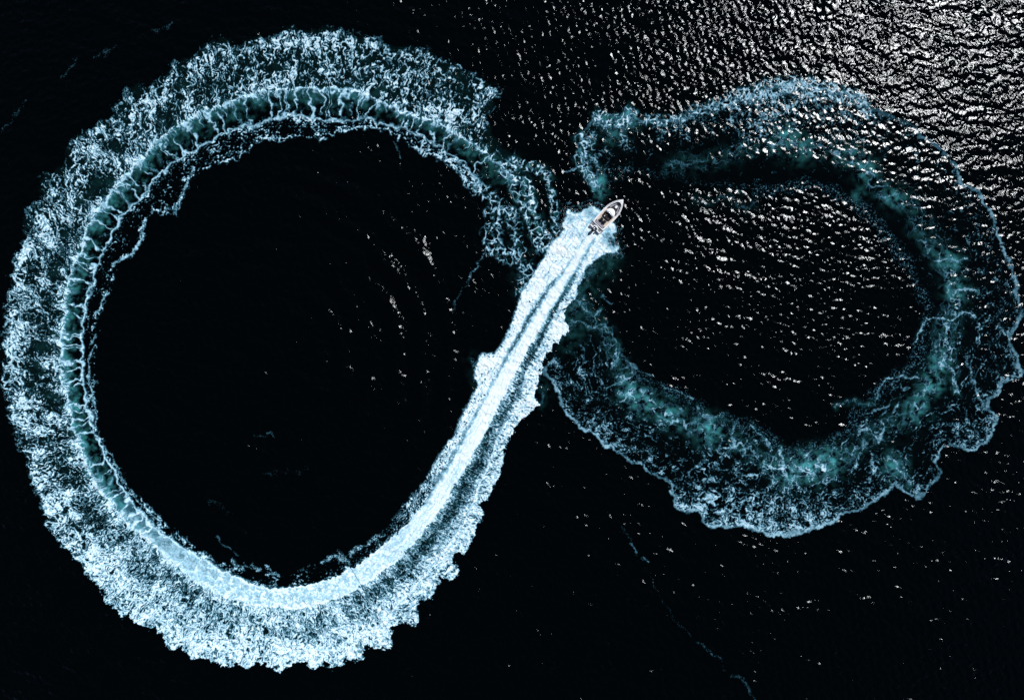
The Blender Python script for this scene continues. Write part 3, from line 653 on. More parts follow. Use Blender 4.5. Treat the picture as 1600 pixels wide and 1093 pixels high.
WIND = [(0.36, 0.62, 64, .30, 58, 58), (0.62, 1.6, 44, .185, 70, 42), (1.6, 5.5, 28, .062, 86, 20)]
for l0, l1, n, slope, th0, spread_ in WIND:
    for i in range(n):
        lam = l0 * (l1 / l0) ** rng.rand(); th = math.radians(th0 + spread_ * rng.randn()); ph = rng.rand() * 6.283
        k = 2 * math.pi / lam
        a = slope * math.sqrt(2.0 / n) / k
        fade = np.clip(lam / (2.1 * sp) - .95, 0, 1) if l0 > 0 else 1
        Z += f32(a) * fade * (amp if lam < 2.2 else (1 - .8 * lane_) * (1 - .85 * calmR)) * np.sin(f32(k * math.cos(th)) * X + f32(k * math.sin(th)) * Y + f32(ph))
# swell rings thrown off by the boat inside its loops
def rings(cu, cv, lam, slope, r0, r1, seed, cut=None, wobble=1.2):
    global Z
    R = np.hypot(PU - cu, PV - cv) / 10 + wobble * pn(X / 9, Y / 9, seed)
    e = sst(r0, r0 + 5, R) * (1 - sst(r1 - 5, r1, R)) * (.55 + .6 * fbm(X / 10, Y / 10, seed + 1, 2))
    if cut is not None:
        e = e * cut
    k = 2 * math.pi / lam
    Z = Z + slope / k * e * np.sin(k * R)
rings(400, 570, 4.2, .36, 7, 35, 511, np.clip(.25 + sst(.0, .45, (PU - 420) / 330 + .0), 0, 1))
rings(1250, 210, 4.6, .125, 9, 28, 521, ell(1120, 370, 150, 130, .4))
rings(1230, 470, 6.0, .025, 6, 26, 531, ell(1250, 480, 230, 200, .3))
rings(1230, 430, 7.5, .07, 44, 62, 541, (PV > 800) * 1.0)

# a few local crests added, sloped to throw sun glints at set spots
for (cu, cv, gx, gy, rx, ry) in [(1229, 547, -.07, -.27, 1.5, .55), (1212, 584, -.07, -.30, 2.2, .5), (1240, 592, -.06, -.30, 1.3, .4), (1360, 520, -.03, -.28, 1.6, .4), (1085, 395, -.18, -.22, 1.7, .5), (1150, 380, -.15, -.2, 1.8, .5),
                                 (1130, 425, -.15, -.24, 2.6, .45), (1265, 950, -.1, -.52, 1.8, .35), (1350, 932, -.08, -.5, 1.4, .3), (1402, 918, -.06, -.48, 1.2, .3), (664, 376, -.34, -.22, .5, 1.6), (512, 498, -.42, -.26, .7, .5), (548, 520, -.4, -.26, .5, 1.0)]:
    dx_ = X - (cu - 800) / 10 - .45 * pn(Y / 1.1, X / 1.1, 541); dy_ = Y - (546.5 - cv) / 10 - .45 * pn(X / 1.3, Y / 1.3, 542)
    Z += ((gx * dx_ + gy * dy_) * np.exp(-(dx_ / rx) ** 2 - (dy_ / ry) ** 2)).astype(f32)
# thickness of foam damps ripples
foamA = np.clip(foamA, 0, 1)
aer_all = np.maximum.reduce([aerA, aerB, aerC])
aer_sea = sample(aer_all, PU, PV)
ny, nx = X.shape
idx = np.arange(ny * nx, dtype=np.int32).reshape(ny, nx)
quads = np.stack([idx[:-1, :-1], idx[:-1, 1:], idx[1:, 1:], idx[1:, :-1]], -1).reshape(-1, 4)
sea_me = grid_mesh('sea', np.stack([X, Y, Z], -1).reshape(-1, 3), quads, {'aeration': aer_sea.ravel(), 'ripple': np.clip(amp, 0, 1.5).ravel()})

def nodes_of(m):
    m.use_nodes = True; t = m.node_tree; t.nodes.clear()
    return t, t.nodes.new('ShaderNodeOutputMaterial')
m_sea = bpy.data.materials.new('dark sea water'); t, out = nodes_of(m_sea)
at = t.nodes.new('ShaderNodeAttribute'); at.attribute_name = 'aeration'
mx = t.nodes.new('ShaderNodeMix'); mx.data_type = 'RGBA'
mx.inputs[6].default_value = (.0004, .0011, .0013, 1); mx.inputs[7].default_value = (.075, .42, .43, 1)
t.links.new(at.outputs['Fac'], mx.inputs[0])
dif = t.nodes.new('ShaderNodeBsdfDiffuse'); t.links.new(mx.outputs[2], dif.inputs['Color'])
geo = t.nodes.new('ShaderNodeNewGeometry')
mp = t.nodes.new('ShaderNodeMapping'); mp.inputs['Scale'].default_value = (1.0, 1.5, 1.0)
t.links.new(geo.outputs['Position'], mp.inputs['Vector'])
no = t.nodes.new('ShaderNodeTexNoise'); no.inputs['Scale'].default_value = 7.0; no.inputs['Detail'].default_value = 2.0
t.links.new(mp.outputs[0], no.inputs['Vector'])
ap = t.nodes.new('ShaderNodeAttribute'); ap.attribute_name = 'ripple'
bp = t.nodes.new('ShaderNodeBump'); t.links.new(ap.outputs['Fac'], bp.inputs['Strength']); bp.inputs['Distance'].default_value = 0.018
t.links.new(no.outputs['Fac'], bp.inputs['Height'])
gl = t.nodes.new('ShaderNodeBsdfAnisotropic'); gl.distribution = 'BECKMANN'; gl.inputs['Roughness'].default_value = 0.165
gl.inputs['Color'].default_value = (1, 1, 1, 1)
t.links.new(bp.outputs[0], gl.inputs['Normal'])
fr = t.nodes.new('ShaderNodeFresnel'); fr.inputs['IOR'].default_value = 1.25
t.links.new(bp.outputs[0], fr.inputs['Normal'])
ms = t.nodes.new('ShaderNodeMixShader')
t.links.new(fr.outputs[0], ms.inputs[0]); t.links.new(dif.outputs[0], ms.inputs[1]); t.links.new(gl.outputs[0], ms.inputs[2])
t.links.new(ms.outputs[0], out.inputs['Surface'])
sea_me.materials.append(m_sea)
sea = bpy.data.objects.new('sea', sea_me); COLL.objects.link(sea)
tag(sea, 'dark open sea with sun glitter towards the upper right', kind='structure')

# ---------------------------------------------------------------- foam
m_foam = bpy.data.materials.new('sea foam'); t, out = nodes_of(m_foam)
at = t.nodes.new('ShaderNodeAttribute'); at.attribute_name = 'thickness'
cr = t.nodes.new('ShaderNodeValToRGB'); cr.color_ramp.interpolation = 'EASE'
cr.color_ramp.elements[0].position = .15; cr.color_ramp.elements[0].color = (.12, .40, .55, 1)
cr.color_ramp.elements[1].position = .95; cr.color_ramp.elements[1].color = (.90, .96, .98, 1)
e = cr.color_ramp.elements.new(.62); e.color = (.46, .75, .89, 1)
t.links.new(at.outputs['Fac'], cr.inputs[0])
fd = t.nodes.new('ShaderNodeBsdfDiffuse'); fd.inputs['Roughness'].default_value = .6; t.links.new(cr.outputs[0], fd.inputs['Color'])
tr_ = t.nodes.new('ShaderNodeBsdfTransparent')
ar = t.nodes.new('ShaderNodeMapRange'); ar.inputs['From Min'].default_value = .03; ar.inputs['From Max'].default_value = .80
t.links.new(at.outputs['Fac'], ar.inputs['Value'])
ms = t.nodes.new('ShaderNodeMixShader')
t.links.new(ar.outputs[0], ms.inputs[0]); t.links.new(tr_.outputs[0], ms.inputs[1]); t.links.new(fd.outputs[0], ms.inputs[2])
t.links.new(ms.outputs[0], out.inputs['Surface'])

def sea_z(us, vs):
    xs = (us - 800) / 10; ys = (546.5 - vs) / 10
    i = np.clip(np.searchsorted(SX, xs) - 1, 0, nx - 2); j = np.clip(np.searchsorted(SY, ys) - 1, 0, ny - 2)
    a = (xs - SX[i]) / (SX[i + 1] - SX[i]); b = (ys - SY[j]) / (SY[j + 1] - SY[j])
    return (Z[j, i] * (1 - a) + Z[j, i + 1] * a) * (1 - b) + (Z[j + 1, i] * (1 - a) + Z[j + 1, i + 1] * a) * b

def foam_object(name, F, H, lift, cutoff=.045):
    M = F > cutoff
    fm = M[:-1, :-1] | M[:-1, 1:] | M[1:, 1:] | M[1:, :-1]
    jj, ii = np.nonzero(fm)
    gi = np.arange(NU * NV, dtype=np.int64).reshape(NV, NU)
    q = np.stack([gi[jj + 1, ii], gi[jj + 1, ii + 1], gi[jj, ii + 1], gi[jj, ii]], -1)
    used, inv = np.unique(q.ravel(), return_inverse=True)
    us, vs = GU.ravel()[used].astype(np.float64), GV.ravel()[used].astype(np.float64)
    z = sea_z(us, vs) + lift + H.ravel()[used]
    me = grid_mesh(name, np.stack([(us - 800) / 10, (546.5 - vs) / 10, z], -1), inv.reshape(-1, 4).astype(np.int32), {'thickness': F.ravel()[used]})
    me.materials.append(m_foam)
    o = bpy.data.objects.new(name, me); COLL.objects.link(o)
    return o
SEGM = np.zeros(GU.shape, bool)          # part of the wake that is still fresh
SEGM[:] = (s2 < 690) & (d2 < 1e5)
hA = heightA
fresh_o = foam_object('wake_foam', np.where(SEGM, foamA, 0), hA, .03)
tag(fresh_o, 'bright white churned wake trailing straight behind the speeding boat', kind='stuff')
ring_o = foam_object('ring_foam', np.where(SEGM, 0, foamA), hA, .03)
tag(ring_o, 'broad lacy ring of blue white foam round the left loop', kind='stuff')
old_o = foam_object('loop_foam', foamB, .05 * sst(.1, .6, foamB), .034)
tag(old_o, 'thin broken foam of the older fading loop on the right', kind='stuff')
wisp_o = foam_object('foam_wisps', foamC * (foamA < .5), .04 * sst(.1, .6, foamC), .04)
tag(wisp_o, 'loose strands of foam drifting on the dark water', kind='stuff')
# ---------------------------------------------------------------- materials for the boat and its crew
def plain(name, col, rough=.4, spec=.5, metal=0.0, coat=0.0, noise=0.0, scale=6.0):
    m = bpy.data.materials.new(name); t, out = nodes_of(m)
    b = t.nodes.new('ShaderNodeBsdfPrincipled'); b.inputs['Base Color'].default_value = (*col, 1)
    b.inputs['Roughness'].default_value = rough; b.inputs['Metallic'].default_value = metal
    b.inputs['Specular IOR Level'].default_value = spec; b.inputs['Coat Weight'].default_value = coat
    if noise:
        tc = t.nodes.new('ShaderNodeTexCoord'); n = t.nodes.new('ShaderNodeTexNoise'); n.inputs['Scale'].default_value = scale; n.inputs['Detail'].default_value = 5
        t.links.new(tc.outputs['Object'], n.inputs['Vector'])
        mx = t.nodes.new('ShaderNodeMix'); mx.data_type = 'RGBA'
        mx.inputs[6].default_value = (*[c * (1 - noise) for c in col], 1); mx.inputs[7].default_value = (*[min(1, c * (1 + noise)) for c in col], 1)
        t.links.new(n.outputs['Fac'], mx.inputs[0]); t.links.new(mx.outputs[2], b.inputs['Base Color'])
    t.links.new(b.outputs[0], out.inputs['Surface'])
    return m
M_GEL = plain('white gelcoat', (.95, .945, .95), .22, .5, 0, .3, .04, 2)
M_TAN = plain('warm beige deck', (.66, .53, .44), .6, .3, 0, 0, .12, 5)
M_GREY = plain('grey vinyl', (.30, .285, .33), .55, .3, 0, 0, .12, 9)
M_DARKV = plain('dark vinyl', (.075, .07, .088), .5, .3, 0, 0, .15, 9)
M_PAD = plain('grey foam pad', (.20, .19, .205), .7, .2, 0, 0, .15, 12)
M_BLACK = plain('black painted cowling', (.006, .006, .008), .3, .4, 0, .2)
M_METAL = plain('stainless steel', (.62, .62, .63), .2, .5, 1)
M_GLASS = plain('smoked acrylic', (.22, .23, .26), .08, .6)
M_RECESS = plain('shade-dark footwell', (.055, .055, .065), .7, .2, 0, 0, .2, 14)  # walkway shadow painted into the footwell colour
M_CLOTH = plain('black cloth', (.008, .008, .011), .8, .2, 0, 0, .3, 14)
M_CLOTH2 = plain('very dark navy cloth', (.010, .011, .018), .8, .2, 0, 0, .3, 14)
M_SKIN = plain('skin', (.48, .27, .19), .5, .3, 0, 0, .08, 10)
M_CAP = plain('pale cap cloth', (.55, .53, .50), .8, .2, 0, 0, .1, 10)
M_HAIR = plain('dark hair', (.012, .009, .008), .5, .4, 0, 0, .3, 25)
M_SHOE = plain('white rubber sole shoe', (.45, .45, .45), .6, .3)

def new_obj(name, bm, mat, parent=None, smooth=True, bevel=0.0, sub=0):
    me = bpy.data.meshes.new(name)
    bmesh.ops.recalc_face_normals(bm, faces=bm.faces)
    bm.to_mesh(me); bm.free()
    if smooth:
        for p in me.polygons: p.use_smooth = True
    me.materials.append(mat)
    o = bpy.data.objects.new(name, me); COLL.objects.link(o)
    if parent: o.parent = parent
    if bevel:
        b = o.modifiers.new('bevel', 'BEVEL'); b.width = bevel; b.segments = 3; b.limit_method = 'ANGLE'; b.angle_limit = math.radians(40)
    if sub:
        s = o.modifiers.new('subdivision', 'SUBSURF'); s.levels = sub; s.render_levels = sub
    return o

def add_box(bm, c, d, rz=0.0, ry=0.0):
    m = Matrix.Translation(c) @ Matrix.Rotation(rz, 4, 'Z') @ Matrix.Rotation(ry, 4, 'Y') @ Matrix.Diagonal((*d, 1))
    return bmesh.ops.create_cube(bm, size=1.0, matrix=m)['verts']

def add_tube(bm, pts, r, n=8):
    rings_ = []
    for i, p in enumerate(pts):
        a = Vector(pts[max(0, i - 1)]); b = Vector(pts[min(len(pts) - 1, i + 1)]); d = (b - a).normalized()
        s = d.cross(Vector((0, 0, 1))) if abs(d.z) < .95 else d.cross(Vector((1, 0, 0)))
        s.normalize(); q_ = s.cross(d).normalized(); rr = r[i] if isinstance(r, (list, tuple)) else r
        rings_.append([bm.verts.new(Vector(p) + rr * (math.cos(6.2832 * k / n) * s + math.sin(6.2832 * k / n) * q_)) for k in range(n)])
    for A, B in zip(rings_[:-1], rings_[1:]):
        for k in range(n):
            bm.faces.new((A[k], A[(k + 1) % n], B[(k + 1) % n], B[k]))
    bm.faces.new(rings_[0]); bm.faces.new(rings_[-1][::-1])

def add_prism(bm, outline, z0, z1):
    """closed outline in plan; z0, z1 numbers or functions of (x, y)"""
    f0 = z0 if callable(z0) else (lambda x, y: z0); f1 = z1 if callable(z1) else (lambda x, y: z1)
    lo = [bm.verts.new((x, y, f0(x, y))) for x, y in outline]; hi = [bm.verts.new((x, y, f1(x, y))) for x, y in outline]
    n = len(outline)
    for i in range(n):
        bm.faces.new((lo[i], lo[(i + 1) % n], hi[(i + 1) % n], hi[i]))
    bm.faces.new(lo[::-1]); bm.faces.new(hi)

# ---------------------------------------------------------------- the boat: x forward, y to port
boat = bpy.data.objects.new('motorboat', None); COLL.objects.link(boat)
tag(boat, 'small white open motorboat speeding up and right at the head of the fresh wake', 'boat')
HALF = [(0, 1.08), (.6, 1.14), (1.2, 1.20), (2.0, 1.25), (3.0, 1.26), (3.8, 1.22), (4.4, 1.09), (4.9, .90), (5.3, .70), (5.6, .50), (5.85, .30), (6.05, .12), (6.16, .015)]
def hb(x): return .955 * float(np.interp(x, [a for a, _ in HALF], [b for _, b in HALF]))
def sheer(x): return (.82 + .30 * (x / 6.16) ** 1.8) if x > .61 else .53
bm = bmesh.new(); secs = []
xs_ = [0, .3, .60, .62, 1.2, 2.0, 2.8, 3.4, 3.9, 4.4, 4.8, 5.1, 5.4, 5.65, 5.85, 6.0, 6.1, 6.16]
for x in xs_:
    b = hb(x); tfr = x / 6.16
    keel = -.22 + .55 * max(0, tfr - .62) ** 1.6 * 3.2; chine = min(-.02 + .62 * tfr ** 2.6, sheer(x) - .25); bc = b * (.88 - .22 * tfr ** 2)
    prof_ = [(0, min(keel, chine - .06)), (bc * .5, (min(keel, chine - .06) + chine) / 2 - .01), (bc, chine), (bc + .02, chine + .05), (b * .985, sheer(x) - .12), (b, sheer(x) - .05), (b, sheer(x))]
    ring = [bm.verts.new((x, y, z)) for y, z in prof_[::-1]] + [bm.verts.new((x, -y, z)) for y, z in prof_[1:]]
    secs.append(ring)
for A, B in zip(secs[:-1], secs[1:]):
    for k in range(len(A) - 1):
        bm.faces.new((A[k], A[k + 1], B[k + 1], B[k]))
bm.faces.new(secs[0])
new_obj('hull', bm, M_GEL, boat)
# cockpit opening
def cw_(x): return max(.02, hb(x) - np.interp(x, [0, 4.0, 5.6], [.25, .23, .26]))
def cockpit_outline(x0, x1, n=26, inset=0.0):
    xs2 = np.linspace(x0, x1, n)
    L = [(x, max(.02, cw_(x) - inset)) for x in xs2]
    return L + [(x, -y) for x, y in L[::-1]]
# gunwale cap with the bow deck, one ring-shaped sheet with thickness
bm = bmesh.new(); XC0, XC1 = .66, 5.50
outl_ = [(x, hb(x) + .025) for x in np.linspace(.62, 6.14, 50)]; outer = outl_ + [(6.20, 0)] + [(x, -y) for x, y in outl_[::-1]]
inn = [(x, cw_(x)) for x in np.linspace(XC0, XC1 - .30, 40)] + [(XC1 - .16, cw_(XC1 - .3) * .80), (XC1 - .03, cw_(XC1 - .3) * .42)]
inner = inn + [(XC1, 0)] + [(x, -y) for x, y in inn[::-1]]
top, low = {}, {}
for z0, store in ((.035, top), (-.03, low)):
    ov = [bm.verts.new((x, y, sheer(x) + z0 - (.02 if store is top else 0))) for x, y in outer]
    iv = [bm.verts.new((x, y, sheer(x) + z0)) for x, y in inner]
    store['o'], store['i'] = ov, iv
for lo_, hi_ in ((low['o'], top['o']), (top['i'], low['i'])):
    for k in range(len(lo_)):
        if lo_ is low['o'] and k == len(lo_) - 1: pass
        bm.faces.new((lo_[k], lo_[(k + 1) % len(lo_)], hi_[(k + 1) % len(lo_)], hi_[k]))
def bridge(ov, iv):
    # join two loops of different counts by walking both
    i = j = 0; no_, ni = len(ov) - 1, len(iv) - 1
    while i < no_ or j < ni:
        if j >= ni or (i < no_ and (i + 1) / no_ <= (j + 1) / ni):
            bm.faces.new((ov[i], ov[i + 1], iv[j])); i += 1
        else:
            bm.faces.new((ov[i], iv[j + 1], iv[j])); j += 1
    bm.faces.new((ov[no_], ov[0], iv[0])); bm.faces.new((ov[no_], iv[0], iv[ni]))
bridge(top['o'], top['i']); bridge(low['o'][::1], low['i'])
new_obj('gunwale', bm, M_GEL, boat, smooth=False)
# rub rail
bm = bmesh.new()
for sgn in (1, -1):
    add_tube(bm, [(x, sgn * (hb(x) + .022), sheer(x) - .05) for x in np.linspace(.64, 6.1, 30)], .022, 6)
new_obj('rub_rail', bm, M_GREY, boat)
# inner liner and floor
bm = bmesh.new(); ol = inner
hi = [bm.verts.new((x, y * .999, sheer(x) - .02)) for x, y in ol]; lo = [bm.verts.new((x, y * .96, .34)) for x, y in ol]
for k in range(len(ol)): bm.faces.new((hi[k], hi[(k + 1) % len(ol)], lo[(k + 1) % len(ol)], lo[k]))
new_obj('cockpit_liner', bm, M_GEL, boat, smooth=False)
bm = bmesh.new(); add_prism(bm, [(x, y * .965) for x, y in ol], .30, .36); new_obj('cockpit_floor', bm, M_TAN, boat, smooth=False)
# beige side decks inside the coamings
for sgn in (1, -1):
    bm = bmesh.new(); L = [(x, sgn * (cw_(x) - .01)) for x in np.linspace(1.25, 3.55, 14)]; L2_ = [(x, sgn * (cw_(x) - .22)) for x in np.linspace(3.55, 1.25, 14)]
    add_prism(bm, L + L2_, .36, .66); new_obj('side_deck', bm, M_TAN, boat, smooth=False, bevel=.02)
# bow: footwell coloured dark for its shade, U of grey cushions, pale hatch
bm = bmesh.new(); add_prism(bm, [(3.55, .86), (4.3, .70), (5.0, .26), (5.06, 0), (5.0, -.26), (4.3, -.70), (3.55, -.86)], .36, .385); new_obj('bow_footwell', bm, M_RECESS, boat, smooth=False)
for sgn in (1, -1):
    bm = bmesh.new(); xs3 = np.linspace(4.02, 5.24, 14)
    L = [(x, sgn * max(.05, cw_(x) - .03)) for x in xs3]; L2_ = [(x, sgn * max(.03, cw_(x) - np.interp(x, [4, 4.6, 5.24], [.30, .36, .40]))) for x in xs3[::-1]]
    add_prism(bm, L + L2_, .37, .74); new_obj('bow_cushion', bm, M_GREY, boat, smooth=False, bevel=.035)
bm = bmesh.new(); add_prism(bm, [(5.27, .40), (5.44, .17), (5.475, 0), (5.44, -.17), (5.27, -.40), (5.20, 0)], .37, .86); new_obj('bow_backrest', bm, M_DARKV, boat, smooth=False, bevel=.03)
bm = bmesh.new(); add_prism(bm, [(4.52, .17), (4.80, .20), (4.95, .12), (4.99, 0), (4.95, -.12), (4.80, -.20), (4.52, -.17)], .386, .62); new_obj('bow_hatch', bm, M_GEL, boat, smooth=False, bevel=.04)
# console: rounded white coach roof
bm = bmesh.new(); N = 20; rows = []
for r_, z_ in ((1.0, .37), (1.0, .80), (.97, 1.02), (.90, 1.12), (.74, 1.18), (.45, 1.215), (.12, 1.225)):
    row = []
    for k in range(N + 1):
        a = -math.pi / 2 + math.pi * k / N
        row.append(bm.verts.new((3.12 + .98 * r_ * max(0, math.cos(a)) ** .8, .80 * (r_ if z_ > 1.0 else 1) * math.sin(a), z_)))
    rows.append(row)
for A, B in zip(rows[:-1], rows[1:]):
    for k in range(N): bm.faces.new((A[k], A[k + 1], B[k + 1], B[k]))
bm.faces.new(rows[-1])
bm.faces.new([r[0] for r in rows] + [r[-1] for r in rows[::-1]])
new_obj('console', bm, M_GEL, boat)
bm = bmesh.new(); prv = None
for k in range(13):
    a = (k / 12 - .5); y = 1.24 * a; xo = 3.42 - .62 * a * a
    cur = [bm.verts.new((xo, y, 1.14)), bm.verts.new((xo - .26, y * .94, 1.46)), bm.verts.new((xo - .285, y * .94, 1.46)), bm.verts.new((xo - .025, y, 1.14))]
    if prv:
        for q_ in range(4): bm.faces.new((prv[q_], prv[(q_ + 1) % 4], cur[(q_ + 1) % 4], cur[q_]))
    else: bm.faces.new(cur)
    prv = cur
bm.faces.new(prv[::-1]); new_obj('windscreen', bm, M_GLASS, boat, smooth=False)
bm = bmesh.new(); add_tube(bm, [(3.42 - .62 * a * a - .272, 1.24 * a * .94, 1.468) for a in np.linspace(-.5, .5, 13)], .016, 6); new_obj('windscreen_rail', bm, M_METAL, boat)
bm = bmesh.new(); add_box(bm, (3.02, 0, .80), (.20, 1.46, .52)); new_obj('dashboard', bm, M_DARKV, boat, smooth=False, bevel=.03)
sw = None
bm = bmesh.new(); add_tube(bm, [(2.84 + .07 * math.sin(a), .30 + .17 * math.cos(a), .98 + .155 * math.sin(a)) for a in np.linspace(0, 2 * math.pi, 25)], .014, 6)
for a in (1.57, 3.67, 5.76): add_tube(bm, [(2.86, .30, .98), (2.84 + .07 * math.sin(a), .30 + .17 * math.cos(a), .98 + .155 * math.sin(a))], .010, 5)
add_tube(bm, [(2.93, .30, .95), (2.84, .30, .985)], .022, 6)
new_obj('steering_wheel', bm, M_BLACK, boat)
# two helm seats with white shell backs
for y in (.30, -.30):
    bm = bmesh.new(); add_box(bm, (2.22, y, .60), (.10, .10, .46)); add_box(bm, (2.22, y, .385), (.30, .30, .04)); ped = new_obj('seat_pedestal', bm, M_METAL, boat, smooth=False, bevel=.01)
    bm = bmesh.new(); add_box(bm, (2.24, y, .86), (.46, .50, .12)); new_obj('helm_seat', bm, M_DARKV, boat, smooth=False, bevel=.04)
    bm = bmesh.new(); add_box(bm, (1.985, y, 1.14), (.08, .50, .50), 0, -.12); new_obj('seat_back', bm, M_DARKV, boat, smooth=False, bevel=.035)
    bm = bmesh.new(); add_box(bm, (1.925, y, 1.12), (.035, .52, .52), 0, -.12); new_obj('seat_shell', bm, M_GEL, boat, smooth=False, bevel=.012)
# rear facing lounge behind the helm, engine-room box with dark cushions
bm = bmesh.new(); add_box(bm, (1.58, .08, .56), (.42, .92, .36)); new_obj('seat_box', bm, M_GREY, boat, smooth=False, bevel=.03)
for y, x, dx in ((.30, 1.40, .40), (-.20, 1.36, .36)):
    bm = bmesh.new(); add_box(bm, (x, y, .78), (dx, .30, .11), .15); new_obj('seat_cushion', bm, M_DARKV, boat, smooth=False, bevel=.05)
bm = bmesh.new(); add_box(bm, (1.52, .10, .83), (.12, .80, .20), 0, .25); new_obj('lounge_back', bm, M_DARKV, boat, smooth=False, bevel=.04)
bm = bmesh.new(); add_box(bm, (1.02, 0, .57), (.46, 1.56, .40)); new_obj('stern_bench', bm, M_GREY, boat, smooth=False, bevel=.04)
bm = bmesh.new(); add_box(bm, (.82, 0, .80), (.10, 1.54, .16), 0, -.15); new_obj('bench_backrest', bm, M_GREY, boat, smooth=False, bevel=.04)
# transom bulkhead, swim platform with grey pads, splash well
bm = bmesh.new(); add_box(bm, (.66, 0, .72), (.10, 1.98, .25)); new_obj('transom_bulkhead', bm, M_GEL, boat, smooth=False, bevel=.03)
bm = bmesh.new(); add_prism(bm, [(-.06, 1.0), (.615, 1.04), (.615, -1.04), (-.06, -1.0), (-.06, -.34), (.26, -.30), (.26, .36), (-.06, .40)], .58, .66); new_obj('swim_platform', bm, M_GEL, boat, smooth=False, bevel=.02)
for y in (.72, -.66):
    bm = bmesh.new(); add_box(bm, (.32, y, .675), (.30, .50, .03), -.03); new_obj('platform_pad', bm, M_PAD, boat, smooth=False, bevel=.012)
bm = bmesh.new(); add_box(bm, (.44, .06, .70), (.30, .56, .12)); new_obj('engine_well', bm, M_GEL, boat, smooth=False, bevel=.04)
# outboard with cowling, leg and propeller; small kicker beside it
def outboard(y, k, x, name):
    bm = bmesh.new(); N = 16; rows = []
    for (dx, dy, z) in ((.26, .17, .42), (.31, .215, .56), (.335, .23, .72), (.33, .222, .84), (.28, .18, .93), (.17, .10, .975), (.02, .02, .985)):
        rows.append([bm.verts.new((x - .30 * k + k * dx * math.copysign(abs(math.cos(6.2832 * i / N)) ** .8, math.cos(6.2832 * i / N)) - k * .06 * (z - .42), y + k * dy * math.sin(6.2832 * i / N), .46 + (z - .42) * k * 1.1)) for i in range(N)])
    for A, B in zip(rows[:-1], rows[1:]):
        for i in range(N): bm.faces.new((A[i], A[(i + 1) % N], B[(i + 1) % N], B[i]))
    bm.faces.new(rows[0][::-1]); bm.faces.new(rows[-1]); eng = new_obj(name, bm, M_BLACK, boat)
    bm = bmesh.new(); add_box(bm, (x - .26 * k, y, .18), (.24 * k, .13 * k, .62)); add_box(bm, (x - .28 * k, y, -.20), (.46 * k, .10 * k, .16)); new_obj('engine_leg', bm, M_BLACK, eng, smooth=False, bevel=.03)
    bm = bmesh.new(); add_box(bm, (x + .02, y, .40), (.14 * k, .26 * k, .30)); new_obj('engine_bracket', bm, M_METAL, eng, smooth=False, bevel=.01)
    bm = bmesh.new(); add_tube(bm, [(x - .50 * k, y, -.22), (x - .62 * k, y, -.22)], .045 * k, 8)
    for i in range(3):
        a = 2.094 * i; add_box(bm, (x - .56 * k, y + .10 * k * math.cos(a), -.22 + .10 * k * math.sin(a)), (.02, .13 * k * abs(math.cos(a)) + .05, .13 * k * abs(math.sin(a)) + .05), 0, .4)
    new_obj('propeller', bm, M_METAL, eng, smooth=False)
outboard(.10, 1.05, -.06, 'outboard_motor'); outboard(-.38, .48, -.04, 'auxiliary_motor')
# rails, cleats, light
for sgn in (1, -1):
    bm = bmesh.new(); pts = [(x, sgn * (hb(x) - .10), sheer(x) + .17 - .10 * (x < 3.7)) for x in np.linspace(3.7, 5.6, 12)]
    add_tube(bm, pts, .014, 6)
    for i in (1, 4, 7, 10): add_tube(bm, [pts[i], (pts[i][0], pts[i][1], sheer(pts[i][0]) + .02)], .011, 5)
    new_obj('bow_rail', bm, M_METAL, boat)
    for x in (.85, 3.2):
        bm = bmesh.new(); add_tube(bm, [(x - .10, sgn * (hb(x) - .08), sheer(x) + .07), (x + .10, sgn * (hb(x) - .08), sheer(x) + .07)], .016, 6)
        add_box(bm, (x, sgn * (hb(x) - .08), sheer(x) + .045), (.06, .03, .05)); new_obj('cleat', bm, M_METAL, boat)
bm = bmesh.new(); add_box(bm, (5.78, 0, sheer(5.78) + .05), (.22, .14, .05)); new_obj('anchor_hatch', bm, M_GEL, boat, smooth=False, bevel=.015)

HEAD_ANGLE = math.radians(45.7)
PERS = 1 - .8 / CAM_H                                   # deck stands 0.8 m above the sea
boat.location = ((929.9 - 800) / 10 * PERS, (546.5 - 357.2) / 10 * PERS, .02)
boat.rotation_euler = Matrix.Rotation(HEAD_ANGLE, 3, 'Z').to_4x4().to_3x3().to_euler()
boat.rotation_mode = 'XYZ'; boat.rotation_euler = (0, math.radians(-2.2), HEAD_ANGLE)
bpy.context.view_layer.update()
BOATM = boat.matrix_world.copy()

# ---------------------------------------------------------------- the crew
def skin(name, joints, edges, mat, parent, levels=1, root=0):
    me = bpy.data.meshes.new(name); me.from_pydata([j[:3] for j in joints], edges, []); me.update()
    o = bpy.data.objects.new(name, me); COLL.objects.link(o); o.parent = parent
    sk = o.modifiers.new('skin', 'SKIN'); sk.use_smooth_shade = True
    lay = me.skin_vertices[0] if me.skin_vertices else None
    if lay is None:
        bpy.context.view_layer.objects.active = o
        lay = me.attributes.new('skin_vertex', 'FLOAT', 'POINT') and None
    if lay:
        for i, j in enumerate(joints):
            r = j[3] if isinstance(j[3], (tuple, list)) else (j[3], j[3]); lay.data[i].radius = r; lay.data[i].use_root = (i == root)
    s = o.modifiers.new('subdivision', 'SUBSURF'); s.levels = levels; s.render_levels = levels
    me.materials.append(mat)
    return o

def limb(bm, pts, rad, n=10):
    add_tube(bm, pts, list(rad), n)

